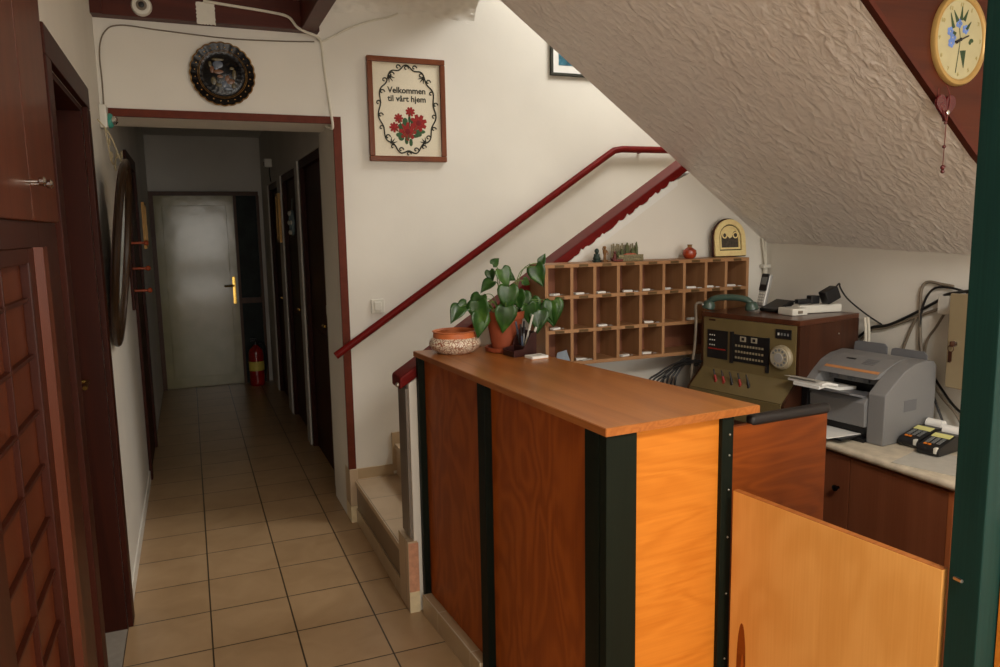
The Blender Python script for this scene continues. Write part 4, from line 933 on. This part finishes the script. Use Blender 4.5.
# local x = depth, local y = along the front from its near corner
SW, SD, ST = 0.47, 0.42, 0.435
m = MB(); m.box(-0.004, SD, -0.014, SW + 0.014, ST - 0.022, ST, 0.003); m.build('lid', M['sb_woodX'], sb)
prof = [(-0.09, 0.0), (-0.09, 0.10), (-0.075, 0.118), (0.0, 0.185), (0.0, ST - 0.022), (SD, ST - 0.022), (SD, 0)]
for y0 in (-0.014, SW):
    m = MB(); m.prism(prof, y0, y0 + 0.014, 'XZ', 0.001); m.build('side_panel', M['sb_wood'], sb)
m = MB(); m.prism([(-0.08, 0.0), (-0.08, 0.1), (0.004, 0.18), (0.004, ST - 0.023), (SD - 0.01, ST - 0.023), (SD - 0.01, 0)], 0.0, SW); m.build('core', M['sb_wood'], sb, smooth=0)
m = MB(); m.box(-0.0025, 0.004, 0.001, SW - 0.001, 0.185, ST - 0.023, 0.001); fp = m.build('front_panel', M['khaki'], sb)
m = MB(); m.prism([(-0.088, 0.103), (-0.0, 0.183), (-0.0, 0.19), (-0.003, 0.188), (-0.091, 0.108)], 0.001, SW - 0.001); ks = m.build('key_shelf', M['khaki'], sb, smooth=0)
m = MB(); m.box(-0.094, -0.08, 0.0, SW, 0.0, 0.104, 0.002); m.build('lower_front', M['khaki'], sb)
m = MB(); m.box(-0.005, -0.002, 0.335, 0.445, 0.232, 0.358); lp = m.build('lamp_panel', M['black'], sb, smooth=0)
m = MB()
for j in range(3):
    for k in range(3): m.ball((-0.0055, 0.43 - 0.012 * k, 0.335 - 0.022 * j), 0.003, seg=8)
m.build('indicator_lamps', M['white_plastic'], lp)
m = MB(); m.box(-0.0065, -0.004, 0.345, 0.438, 0.272, 0.277); m.build('red_line', M['red_plastic'], lp, smooth=0)
m = MB(); m.box(-0.006, -0.002, 0.125, 0.318, 0.232, 0.35); m.box(-0.009, -0.002, 0.303, 0.32, 0.222, 0.36, 0.001); m.box(-0.009, -0.002, 0.122, 0.138, 0.205, 0.352, 0.001); jp = m.build('jack_panel', M['black'], sb)
for r_i in range(3):
    m = MB()
    for k in range(10): m.box(-0.0075, -0.0055, 0.15 + 0.0148 * k, 0.159 + 0.0148 * k, 0.246 + 0.026 * r_i, 0.255 + 0.026 * r_i)
    m.build('jack_row', M['dial'], jp, smooth=0)
for y0 in (0.182, 0.238):
    m = MB(); m.box(-0.0075, -0.0055, y0, y0 + 0.03, 0.322, 0.344); w_ = m.build('jack_label', M['dial_dark'], jp, smooth=0)
    m = MB(); m.box(-0.0082, -0.007, y0 + 0.008, y0 + 0.022, 0.327, 0.339); m.build('label_mark', M['black'], jp, smooth=0)
m = MB(); m.box(-0.006, -0.002, 0.022, 0.095, 0.355, 0.394); dp = m.build('button_panel', M['black'], sb, smooth=0)
for k in range(4):
    m = MB(); m.box(-0.008, -0.0055, 0.033 + 0.0145 * k, 0.04 + 0.0145 * k, 0.369, 0.379); m.build('button', M['white_plastic'] if k == 3 else M['key_grey'], dp, smooth=0)
m = MB(); m.box(-0.004, -0.002, 0.405, 0.44, 0.398, 0.406); m.build('name_plate', M['sb_wood'], sb, smooth=0)
RD = Matrix.Rotation(-PI / 2, 4, 'Y')
m = MB(); m.lathe([(0.05, 0), (0.05, 0.012), (0.044, 0.02), (0.03, 0.021)], 32, Matrix.Translation((-0.002, 0.062, 0.28)) @ RD); dl = m.build('rotary_dial', M['dial'], sb)
m = MB(); m.lathe([(0.041, 0.02), (0.04, 0.025), (0.02, 0.026)], 32, Matrix.Translation((-0.002, 0.062, 0.28)) @ RD); m.build('finger_wheel', M['dial_dark'], dl)
m = MB(); m.lathe([(0.02, 0.0255), (0.019, 0.028), (0.002, 0.0285)], 24, Matrix.Translation((-0.002, 0.062, 0.28)) @ RD); m.build('hub', M['silver'], dl)
m = MB()
for k in range(10):
    a = 0.6 + k * 0.52; m.lathe([(0.0055, 0.0252), (0.0055, 0.0262), (0.003, 0.0263)], 10, Matrix.Translation((-0.002, 0.062 + 0.031 * math.cos(a), 0.28 + 0.031 * math.sin(a))) @ RD)
m.build('finger_holes', M['key_grey'], dl)
for k, cm_ in enumerate(('red_plastic', 'red_plastic', 'black', 'red_plastic', 'black')):
    y = 0.375 - 0.043 * k
    p0 = Vector((-0.05, y - 0.02, 0.143)); p1 = p0 + Vector((0.0, 0.016, 0.05))
    m = MB(); m.cyl(p0, p0 + (p1 - p0) * 0.5, 0.0062, 0.005); m.cyl(p0 - Vector((0, 0, 0.006)), p0, 0.009, 0.008); pg = m.build('cord_plug', M[cm_], sb)
    m = MB(); m.cyl(p0 + (p1 - p0) * 0.5, p1, 0.0045, 0.003); m.build('plug_tip', M['black'], pg)
m = MB(); m.ball((0.27, -0.0145, 0.36), 0.004, seg=8); m.build('side_screw', M['screw'], sb)

def sbp(a, b, z=0.4355):   # point on the switchboard lid, a along the front, b in depth
    q = Matrix.Rotation(SBR, 3, 'Z') @ Vector((b, a, 0)); return Vector((2.575, -1.785, 0.851 + z)) + q
hs = thing('telephone_handset', 'grey-green telephone handset lying on the switchboard lid', 'handset', sbp(0.41, 0.10), SBR + math.radians(-64))
m = MB(); m.tube([(-0.095, 0, 0.032), (-0.075, 0, 0.05), (-0.04, 0, 0.058), (0.0, 0, 0.06), (0.04, 0, 0.058), (0.075, 0, 0.05), (0.095, 0, 0.032)], 0.0145, 12); m.build('grip', M['phone_green'], hs)
for sx in (-1, 1):
    m = MB(); m.lathe([(0.024, 0.0), (0.029, 0.004), (0.029, 0.02), (0.022, 0.034), (0.01, 0.04)], 24, Matrix.Translation((sx * 0.098, 0, 0.0)) @ Matrix.Rotation(sx * -0.18, 4, 'Y') @ Matrix.Translation((0, 0, 0.005))); m.build('earpiece' if sx > 0 else 'mouthpiece', M['phone_green'], hs)
m = MB(); m.ball((-0.116, -0.022, 0.026), 0.004, seg=8); m.build('button', M['white_plastic'], hs)
hp = Vector(hs.location)
pts = [hp + Matrix.Rotation(SBR + math.radians(-64), 3, 'Z') @ Vector((-0.122, 0, 0.03))]
pts += [pts[0] + Vector((-0.03, 0.01, -0.006)), sbp(0.50, -0.02, 0.39), sbp(0.505, -0.02, 0.28), sbp(0.51, -0.03, 0.18), sbp(0.52, -0.03, 0.03)]
m = MB(); m.tube(pts, 0.0065, 8); tag(m.build('handset_cord', M['cable_grey']), 'beige cord hanging from the grey-green handset', 'cord')
# black cords behind the counter
rc = random.Random(5)
for k in range(8):
    s0 = Vector((2.47, -1.245 - 0.011 * k, 1.035 + 0.008 * (k % 4)))
    l_ = 0.06 + 0.019 * k; m = MB(); m.tube([s0, s0 + Vector((-l_ * 0.6, 0.0, 0.008 * (k % 3))), s0 + Vector((-l_ * 1.2, 0, -0.035)), s0 + Vector((-l_ * 1.55, 0, -0.1)), s0 + Vector((-l_ * 1.7, 0, -0.4)), Vector((2.47 - l_ * 1.8, s0.y, 0.006))], 0.0045, 7)
    tag(m.build('black_cord', M['cable_black']), 'black cord of the bundle drooping between the key rack and switchboard', 'cord', 'black cords beside the switchboard')

dk = thing('phone_cradle', 'black charging cradle on the switchboard lid', 'phone cradle', sbp(0.26, 0.225), SBR - 0.2)
m = MB(); m.prism([(-0.05, 0.0), (0.05, 0.0), (0.055, 0.046), (0.045, 0.05), (-0.03, 0.02), (-0.05, 0.014)], -0.052, 0.048, 'XZ', 0.004); m.build('body', M['black'], dk)
ph = thing('cordless_phone', 'silver and black cordless phone standing in the black cradle', 'phone', sbp(0.33, 0.215, 0.452), SBR - 0.2)
tl = Matrix.Rotation(math.radians(14), 4, 'Y')
m = MB(); m.box(-0.012, 0.012, -0.024, 0.024, 0, 0.148, 0.008, 3, tl); m.build('handset_body', M['silver'], ph)
m = MB(); m.box(-0.0155, -0.008, -0.023, 0.023, 0.07, 0.148, 0.004, 2, tl); bk = m.build('black_face', M['black'], ph)
m = MB(); m.box(-0.0165, -0.0145, -0.017, 0.017, 0.098, 0.132, 0.0005, 1, tl); m.build('display', M['key_grey'], ph)
m = MB()
for i in range(4):
    for j in range(3): m.box(-0.014, -0.0115, -0.017 + 0.0125 * j, -0.008 + 0.0125 * j, 0.016 + 0.013 * i, 0.024 + 0.013 * i, 0.001, 1, tl)
m.build('keypad', M['white_plastic'], ph)
bxw = thing('phone_splitter', 'small white socket box at the near edge of the switchboard lid', 'socket box', sbp(0.135, 0.165), SBR - 0.25)
m = MB(); m.box(-0.04, 0.04, -0.045, 0.045, 0, 0.03, 0.004); m.build('housing', M['white_plastic'], bxw)
m = MB(); m.box(-0.012, 0.012, -0.047, -0.044, 0.008, 0.02); m.build('jack_hole', M['cable_grey'], bxw, smooth=0)
ps = thing('power_strip', 'white power strip lying across the switchboard lid', 'power strip', sbp(0.12, 0.30), SBR + math.radians(-18))
m = MB(); m.box(-0.10, 0.12, -0.028, 0.028, 0, 0.036, 0.007); m.build('housing', M['white_plastic'], ps)
for x in (-0.06, 0.0, 0.06):
    m = MB(); m.lathe([(0.018, 0.036), (0.018, 0.0375), (0.012, 0.0375)], 20, Matrix.Translation((x, 0, 0))); m.build('socket', M['paper_grey'], ps)
ad = thing('plug_adapter', 'flat black plug lying on the white power strip', 'plug', sbp(0.135, 0.26, 0.476), SBR - 0.35)
m = MB(); m.box(-0.05, 0.035, -0.014, 0.014, 0, 0.02, 0.004); m.box(0.012, 0.055, -0.018, 0.018, 0, 0.034, 0.004); m.build('housing', M['black'], ad)
m = MB(); m.tube([(-0.05, 0, 0.01), (-0.08, 0.0, 0.012), (-0.1, 0.0, -0.004), (-0.105, 0.02, -0.034)], 0.0035, 6); m.build('lead', M['cable_black'], ad)
ad = thing('power_adapter', 'bulky black power adapter tilted on the white power strip', 'power adapter', sbp(0.07, 0.345, 0.486), SBR - 0.3)
m = MB(); m.box(-0.035, 0.035, -0.025, 0.025, 0, 0.058, 0.007, 2, Matrix.Rotation(math.radians(-24), 4, 'Y')); m.build('housing', M['black'], ad)
m = MB(); m.tube([(0.03, 0.01, 0.06), (0.05, 0.015, 0.072), (0.062, 0.02, 0.05), (0.09, 0.0, -0.0), (0.15, -0.06, -0.07), (0.22, -0.14, -0.14), (0.24, -0.2, -0.2)], 0.0035, 6); m.build('lead', M['cable_black'], ad)
for k, x in enumerate((0.0, 0.018)):
    m = MB(); m.tube([(2.985 + x, -1.74, 1.27), (2.99 + x, -1.745, 1.2), (2.985 + x, -1.75, 1.1), (2.985 + x, -1.75, 0.86)], 0.006, 8)
    tag(m.build('white_cable', M['cable_white']), 'white cable behind the switchboard dropping to the worktop', 'cable', 'white cables dropping behind the switchboard')
# ------------------------------------------------------------------ printer
PR = math.radians(7)
pn = thing('laser_printer', 'grey laser printer on the pale worktop', 'printer', (2.66, -2.14, 0.8505), PR)
PW, PD = 0.368, 0.31
side = [(0.0, 0.0), (0.0, 0.19), (0.02, 0.205), (0.05, 0.228), (0.11, 0.268), (0.17, 0.29), (0.24, 0.299), (0.29, 0.292), (PD, 0.272), (PD, 0.0)]
for y0, y1 in ((0.0, 0.07), (PW - 0.055, PW)):
    m = MB(); m.prism(side, y0, y1, 'XZ', 0.006, 2); m.build('side_cheek', M['printer'], pn)
m = MB(); m.prism([(0.03, 0.235), (0.07, 0.256), (0.11, 0.272), (0.17, 0.292), (0.24, 0.3005), (PD - 0.01, 0.288), (PD - 0.01, 0.2), (0.1, 0.2), (0.1, 0.232)], 0.068, PW - 0.054, 'XZ', 0.003); tc_ = m.build('top_cover', M['printer'], pn)
m = MB(); m.prism([(0.06, 0.2515), (0.072, 0.2577), (0.072, 0.2592), (0.06, 0.253)], 0.075, PW - 0.06); m.build('orange_stripe', M['orange_line'], tc_, smooth=0)
m = MB()
for k in range(4): m.prism([(0.11 + 0.012 * k, 0.2725 + 0.004 * k), (0.117 + 0.012 * k, 0.2747 + 0.004 * k), (0.117 + 0.012 * k, 0.2757 + 0.004 * k), (0.11 + 0.012 * k, 0.2735 + 0.004 * k)], 0.13, 0.18)
m.build('control_keys', M['printer_d'], tc_, smooth=0)
m = MB(); m.prism([(0.135, 0.281), (0.143, 0.2837), (0.143, 0.285), (0.135, 0.2825)], 0.225, 0.265); m.build('dark_plate', M['black'], tc_, smooth=0)
m = MB(); m.box(0.02, PD - 0.004, 0.068, PW - 0.054, 0.0, 0.15); m.box(0.13, PD - 0.004, 0.068, PW - 0.054, 0.15, 0.21); m.build('core', M['black'], pn, smooth=0)
m = MB(); m.prism([(-0.012, 0.058), (-0.016, 0.15), (0.0, 0.168), (0.03, 0.172), (0.03, 0.058)], 0.071, PW - 0.056, 'XZ', 0.004); m.build('front_flap', M['printer'], pn)
m = MB(); m.prism([(-0.005, 0.168), (-0.05, 0.18), (-0.085, 0.19), (-0.085, 0.196), (-0.05, 0.188), (0.0, 0.176), (0.1, 0.17), (0.1, 0.164)], 0.085, PW - 0.06, 'XZ', 0.001); m.build('output_tray', M['printer_d'], pn)
m = MB()
for y in (0.13, 0.2, 0.27):
    m = MB(); m.box(0.09, 0.1, y, y + 0.025, 0.205, 0.225, 0.002); m.build('exit_roller', M['printer_d'], pn)
m = MB(); m.box(-0.10, 0.03, 0.1, PW - 0.09, 0.012, 0.02, 0.002); m.box(-0.012, 0.02, 0.071, PW - 0.056, 0.0, 0.012); m.build('paper_tray', M['black'], pn)
for y0, y1, h in ((0.195, 0.345, 0.332), (0.03, 0.18, 0.322)):
    m = MB(); m.prism([(y0, 0.28), (y1, 0.28), (y1 - 0.005, h - 0.005), (y1 - 0.02, h), (y0 + 0.012, h), (y0, h - 0.012)], PD - 0.022, PD - 0.014, 'YZ', 0.002, mtx=Matrix.Translation((0, 0, 0))); m.build('paper_support', M['printer_d'], pn)
m = MB(); m.box(0.115, 0.19, -0.0015, 0.001, 0.115, 0.158, 0.0005, 1); m.build('side_grip', M['printer_d'], pn)
m = MB(); m.box(-0.02, -0.008, PW - 0.05, PW - 0.02, 0.0, 0.17, 0.003); m.build('flap_hinge', M['black'], pn)
def prp(x, y, z): return Matrix.Translation((2.66, -2.14, 0.8505)) @ Matrix.Rotation(PR, 4, 'Z') @ Vector((x, y, z))
ph_ = thing('printed_papers', 'stack of white printed papers lying in the grey printer output', 'papers', prp(0, 0, 0.0), PR)
def curved_sheet(y0, y1, zoff, th, name, mat, prof):
    m = MB(); m.prism([(x, z + zoff) for x, z in prof] + [(x, z + zoff + th) for x, z in prof[::-1]], y0, y1, 'XZ'); return m.build(name, M[mat], ph_)
PF = [(-0.12, 0.195), (-0.085, 0.199), (-0.05, 0.19), (0.0, 0.1775), (0.1, 0.171)]
curved_sheet(0.19, PW - 0.06, 0.0005, 0.012, 'sheet_stack', 'paper', PF)
curved_sheet(0.18, PW - 0.03, 0.013, 0.009, 'front_sheets', 'paper', [(-0.115, 0.196), (-0.085, 0.199), (-0.05, 0.191), (-0.022, 0.184)])
PF2 = [(-0.125, 0.226), (-0.1, 0.223), (-0.06, 0.216), (-0.025, 0.208)]
curved_sheet(0.2, PW - 0.02, 0.0, 0.001, 'top_sheet', 'paper_grey', PF2)
m = MB(); m.prism([(-0.14, 0.13), (0.02, 0.105), (0.02, 0.28), (-0.13, 0.29)], 0.0212, 0.0242, 'XY'); o = m.build('feed_paper', M['paper'], None, prp(0, 0, 0), 0); o.rotation_euler = (0, 0, PR); tag(o, 'white paper sticking out of the lower printer tray', 'paper')

# ------------------------------------------------------------------ card terminals
tp = thing('loose_sheet', 'loose white paper under the card terminals at the worktop edge', 'paper', (2.66, -2.35, 0.8503), 0.3)
m = MB(); m.box(-0.1, 0.13, -0.12, 0.10, 0, 0.0015); m.build('sheet', M['paper_grey'], tp, smooth=0)
def terminal(label, x, y, rz):
    t_ = thing('card_terminal', label, 'card terminal', (x, y, 0.852), rz, 'card terminals on the worktop')
    m = MB(); m.prism([(-0.085, 0.004), (-0.07, 0.0), (0.09, 0.0), (0.095, 0.03), (0.09, 0.055), (0.03, 0.058), (-0.075, 0.033), (-0.088, 0.02)], -0.04, 0.04, 'XZ', 0.006); m.build('housing', M['black'], t_)
    sl = math.atan2(0.025, 0.105)
    KM = Matrix.Translation((-0.075, 0, 0.0335)) @ Matrix.Rotation(-sl, 4, 'Y')
    m = MB()
    for i in range(4):
        for j in range(3): m.box(0.022 + 0.0125 * i, 0.031 + 0.0125 * i, -0.026 + 0.019 * j, -0.013 + 0.019 * j, 0, 0.0035, 0.001, 1, KM)
    m.build('keypad', M['key_grey'], t_)
    m = MB()
    for j in range(2): m.box(0.006, 0.015, -0.002 + 0.014 * j, 0.009 + 0.014 * j, 0, 0.004, 0.001, 1, KM)
    m.build('orange_key', M['orange_key'], t_)
    m = MB(); m.box(0.075, 0.105, -0.032, 0.032, 0, 0.002, 0.0005, 1, KM); m.build('sticky_note', M['note'], t_)
    m = MB(); m.box(-0.089, -0.07, -0.034, -0.022, 0.012, 0.034, 0.003); m.build('card_slot', M['white_plastic'], t_)
    m = MB(); m.cyl((0.085, -0.03, 0.06), (0.085, 0.03, 0.06), 0.02, 0.02, 20); m.build('paper_roll', M['paper'], t_)
    return t_
terminal('black card terminal closest to the grey printer', 2.822, -2.168, 0.12)
terminal('black card terminal nearer the green post, second from the printer', 2.79, -2.268, 0.18)

# ------------------------------------------------------------------ right wall fittings
kb = thing('key_cabinet', 'beige metal wall cabinet with keys hanging in its lock', 'wall cabinet', (3.069, -2.155, 1.055))
m = MB(); m.box(-0.11, 0, -0.3, 0.0, 0, 0.345, 0.006); m.build('body', M['keybox'], kb)
m = MB(); m.box(-0.122, -0.108, -0.3, 0.004, -0.004, 0.349, 0.005); kd = m.build('door', M['keybox'], kb)
m = MB(); m.lathe([(0.011, 0), (0.011, 0.006), (0.006, 0.008)], 16, Matrix.Translation((-0.122, -0.03, 0.165)) @ RD); m.build('lock', M['chrome'], kd)
m = MB(); m.box(-0.15, -0.128, -0.0325, -0.0275, 0.155, 0.175, 0.001); m.tube([(-0.145, -0.03 + 0.012 * math.cos(a), 0.148 + 0.012 * math.sin(a)) for a in [k * PI / 6 for k in range(12)]], 0.0014, 5, closed=True, smooth=False); m.box(-0.147, -0.144, -0.036, -0.022, 0.1, 0.138, 0.001); m.box(-0.143, -0.141, -0.03, -0.018, 0.095, 0.136, 0.001); m.build('key_bunch', M['sb_wood'], kd)
jb = thing('junction_box', 'white junction box on the wall beside the beige cabinet', 'junction box', (3.069, -2.07, 1.34))
m = MB(); m.box(-0.035, 0, -0.07, 0.035, -0.03, 0.045, 0.004); m.build('housing', M['white_plastic'], jb)
m = MB(); m.box(-0.042, -0.034, -0.066, -0.02, -0.026, 0.041, 0.003); m.build('cover', M['white_plastic'], jb)
def wall_cable(label, pts, r, mat):
    m = MB(); m.tube([(3.07 - dx, y, z) for dx, y, z in pts], r, 7); tag(m.build('wall_cable', M[mat]), label, 'cable')
wall_cable('clipped cable arching over the junction box down behind the printer', [(0.012, -2.08, 1.42), (0.012, -2.03, 1.425), (0.012, -1.97, 1.43), (0.014, -1.945, 1.40), (0.014, -1.945, 1.3), (0.016, -1.955, 1.2), (0.03, -1.99, 1.08), (0.03, -2.02, 0.95), (0.03, -2.05, 0.87)], 0.006, 'cable_grey')
wall_cable('dark cable looping from the beige cabinet down past the printer', [(0.03, -2.16, 1.40), (0.014, -2.06, 1.415), (0.012, -1.99, 1.40), (0.014, -1.955, 1.33), (0.016, -1.95, 1.22), (0.02, -1.97, 1.12), (0.03, -2.03, 1.0), (0.03, -2.08, 0.9), (0.03, -2.1, 0.86)], 0.0045, 'cable_black')
wall_cable('thick black cable entering the top of the beige cabinet', [(0.1, -2.3, 1.44), (0.08, -2.2, 1.415), (0.04, -2.12, 1.4), (0.03, -2.06, 1.385), (0.014, -2.02, 1.36), (0.014, -1.9, 1.29), (0.016, -1.8, 1.24), (0.02, -1.72, 1.22), (0.03, -1.66, 1.17)], 0.006, 'cable_black')
wall_cable('grey cable slanting from the junction box towards the switchboard', [(0.02, -2.04, 1.33), (0.012, -1.98, 1.31), (0.012, -1.88, 1.265), (0.012, -1.78, 1.225), (0.014, -1.7, 1.2), (0.03, -1.64, 1.1)], 0.006, 'cable_grey')
wall_cable('grey cable curving under the junction box to the printer back', [(0.015, -2.05, 1.31), (0.012, -2.02, 1.26), (0.012, -1.98, 1.19), (0.02, -1.99, 1.1), (0.03, -2.06, 1.0), (0.03, -2.14, 0.93), (0.03, -2.18, 0.86)], 0.005, 'cable_grey')
wall_cable('pale cable behind the printer rising to the slanting cables', [(0.012, -1.93, 1.29), (0.012, -1.9, 1.22), (0.014, -1.87, 1.12), (0.03, -1.86, 0.95)], 0.006, 'cable_grey')
wall_cable('black cable tangle strand hanging under the beige cabinet', [(0.03, -2.0, 1.1), (0.02, -2.06, 1.02), (0.02, -2.12, 0.96), (0.03, -2.2, 0.92), (0.04, -2.26, 0.9), (0.05, -2.3, 0.86)], 0.005, 'cable_black')
cd = thing('cable_conduit', 'white cable conduit in the corner beside the key rack', 'conduit', (3.045, -1.062, 1.2))
m = MB(); m.cyl((0, 0, 0), (0, 0, 0.26), 0.011); m.build('pipe', M['cable_white'], cd)
m = MB(); m.box(-0.022, 0.024, -0.014, 0.018, 0.25, 0.268, 0.003); m.build('clip', M['white_plastic'], cd)
m = MB(); m.tube([(0, 0, 0.26), (-0.008, 0.002, 0.32), (-0.02, 0.006, 0.4)], 0.006, 6); m.tube([(0.006, 0, 0.26), (0.003, 0.002, 0.32), (-0.003, 0.004, 0.385)], 0.005, 6); m.build('wires', M['cable_white'], cd)

# ------------------------------------------------------------------ clock and pendant
ck = thing('wall_clock', 'cream oval clock with blue flowers and gold rim on the stair side board', 'clock', (2.492, -2.4655, 2.197))
EL = Matrix.Diagonal((0.112, 0.62, 0.132, 1)) @ PM
m = MB(); m.lathe([(1.0, 0.0), (1.0, 0.012), (0.97, 0.022), (0.9, 0.024), (0.86, 0.018), (0.85, 0.012)], 64, EL, cap=False); m.build('rim', M['clock_rim'], ck)
m = MB(); m.lathe([(0.95, 0.001), (0.95, 0.011), (0.88, 0.0125), (0.02, 0.013)], 64, EL); cf = m.build('face', M['clock_face'], ck)
yk = -0.0086
for k in range(12):
    a = PI / 2 - (k + 1) * PI / 6
    m = MB(); m.add(text_mesh(str(k + 1), 0.016, upright(0.115 * 0.74 * math.cos(a), yk, 0.132 * 0.74 * math.sin(a)))); m.build('numeral', M['numeral'], cf, smooth=0)
m = MB(); m.tube([(-0.012, yk, -0.095), (-0.004, yk, -0.04), (0.0, yk, 0.0), (-0.006, yk, 0.04), (0.0, yk, 0.07)], 0.0016, 5)
for x, z, a, ln in ((0.014, -0.03, -1.45, 0.05), (-0.03, 0.03, 1.9, 0.045), (0.0, 0.055, 1.5, 0.04), (-0.014, 0.05, 2.1, 0.035), (0.012, 0.055, 1.1, 0.035), (-0.02, 0.012, 2.6, 0.03), (0.024, 0.03, 0.9, 0.03)):
    m.add(text_mesh('o', 0.0001, upright(x, yk, z))); dd_ = Vector((math.cos(a), 0, math.sin(a)))
    m.tube([Vector((x, yk, z)), Vector((x, yk, z)) + dd_ * ln * 0.5, Vector((x, yk, z)) + dd_ * ln], 0.013 if ln > 0.046 else 0.0075, 6, smooth=False, r1=0.001)
bmesh.ops.transform(m.bm, matrix=Matrix.Translation((0, yk, 0)) @ Matrix.Diagonal((1, 0.1, 1, 1)) @ Matrix.Translation((0, -yk, 0)), verts=m.bm.verts)
m.build('leaf_print', M['leaf_dark'], cf, smooth=0)
m = MB(); rb = random.Random(4)
for cx, cz in ((-0.036, -0.012), (-0.03, 0.004), (0.02, 0.03), (-0.008, 0.045), (-0.042, 0.02)):
    for k in range(5):
        a = k * 1.257; m.ball((cx + 0.008 * math.cos(a), yk, cz + 0.008 * math.sin(a)), 0.006, (1, 0.08, 1), 8)
m.build('flower_print', M['petal_blue'], cf, smooth=0)
m = MB(); m.ball((0.048, yk, 0.0), 1, (0.009, 0.0006, 0.006), 8); m.ball((0.042, yk, -0.006), 1, (0.006, 0.0006, 0.006), 8); m.build('butterfly_print', M['leaf_dark'], cf, smooth=0)
m = MB(); m.tube([(-0.018, yk - 0.004, -0.012), (0.0, yk - 0.004, 0.0), (0.03, yk - 0.004, 0.012)], 0.0022, 5, smooth=False); m.build('minute_hand', M['black'], ck)
m = MB(); m.tube([(0.0, yk - 0.003, 0.0), (-0.022, yk - 0.003, -0.008)], 0.003, 5, smooth=False); m.ball((0, yk - 0.004, 0), 0.005, (1, 0.5, 1), 10); m.build('hour_hand', M['black'], ck)
pd = thing('heart_pendant', 'dark red glass heart on a beaded cord hanging below the clock', 'pendant', (2.438, -2.48, 2.055))
m = MB(); ht = []
for k in range(36):
    a = 2 * PI * k / 36
    ht.append((0.040 / 16 * 16 * math.sin(a) ** 3, (0.042 / 16) * (13 * math.cos(a) - 5 * math.cos(2 * a) - 2 * math.cos(3 * a) - math.cos(4 * a)) - 0.05))
m.prism(ht, -0.005, 0.005, bev=0.002); m.build('heart', M['red_glass'], pd)
m = MB(); m.tube([(-0.022, 0.006, 0.0), (-0.027, 0.0, -0.03), (-0.012, -0.007, -0.07), (0.0, -0.007, -0.095)], 0.0014, 5); m.tube([(0.01, 0.006, 0.01), (0.012, -0.006, -0.03), (0.002, -0.007, -0.095)], 0.0014, 5); m.tube([(0.0, -0.007, -0.095), (0.0, -0.006, -0.16), (-0.003, -0.006, -0.235)], 0.0013, 5); m.build('cord', M['boat_red'], pd)
for z, r in ((-0.1, 0.005), (-0.168, 0.0055), (-0.228, 0.0075), (-0.24, 0.006)):
    m = MB(); m.ball((-0.001, -0.006, z), r, seg=10); m.build('bead', M['red_glass'], pd)
m = MB(); m.ball((0.004, -0.008, -0.07), 0.007, (1, 0.5, 1.1), 10); m.build('silver_charm', M['chrome'], pd)
# ------------------------------------------------------------------ light, sky, camera
wd = bpy.data.worlds.new('World'); SC.world = wd; wd.use_nodes = True
bg = wd.node_tree.nodes['Background']; bg.inputs[0].default_value = (1.0, 0.95, 0.88, 1); bg.inputs[1].default_value = 0.4
def area(name, loc, target, sx, sy, power, col):
    l = bpy.data.lights.new(name, 'AREA'); l.shape = 'RECTANGLE'; l.size = sx; l.size_y = sy; l.energy = power; l.color = col
    o = bpy.data.objects.new(name, l); COL.objects.link(o); o.location = loc
    o.rotation_euler = (Vector(target) - Vector(loc)).to_track_quat('-Z', 'Y').to_euler(); o['kind'] = 'helper'; return o
area('entrance_pane_upper', (0.72, -6.48, 1.62), (0.72, 0, 1.62), 1.2, 1.25, 26, (1.0, 0.95, 0.86))
area('entrance_pane_lower', (0.72, -6.48, 0.36), (0.72, 0, 0.36), 1.2, 0.6, 11, (1.0, 0.96, 0.88))
area('front_window', (2.35, -6.48, 1.6), (2.2, 0, 1.3), 1.1, 1.2, 44, (1.0, 0.985, 0.94))
area('ceiling_lamp', (1.5, -4.2, 2.82), (1.5, -4.1, 0), 0.5, 0.5, 60, (1.0, 0.96, 0.90))
area('upstairs_window', (3.1, -0.85, 3.9), (1.5, 0.13, 1.6), 0.9, 0.9, 54, (1.0, 0.98, 0.94))
cam = bpy.data.cameras.new('Camera'); co = bpy.data.objects.new('Camera', cam); COL.objects.link(co)
yaw, pitch, roll = 0.386935465, 0.137360735, -0.0174122214
fw = Vector((math.sin(yaw) * math.cos(pitch), math.cos(yaw) * math.cos(pitch), -math.sin(pitch)))
r0 = Vector((math.cos(yaw), -math.sin(yaw), 0)); u0 = r0.cross(fw)
r_ = math.cos(roll) * r0 + math.sin(roll) * u0; u_ = -math.sin(roll) * r0 + math.cos(roll) * u0
mt = Matrix((r_, u_, -fw)).transposed().to_4x4(); mt.translation = Vector((0.347970041, -4.10810530, 1.66888538))
co.matrix_world = mt
cam.sensor_fit = 'HORIZONTAL'; cam.sensor_width = 36; cam.lens = 757.22586 * 36 / 1000; cam.clip_start = 0.02
SC.camera = co
vs = SC.view_settings; vs.view_transform = 'Standard'; vs.look = 'None'; vs.gamma = 1; vs.use_curve_mapping = False; vs.exposure = 0.0
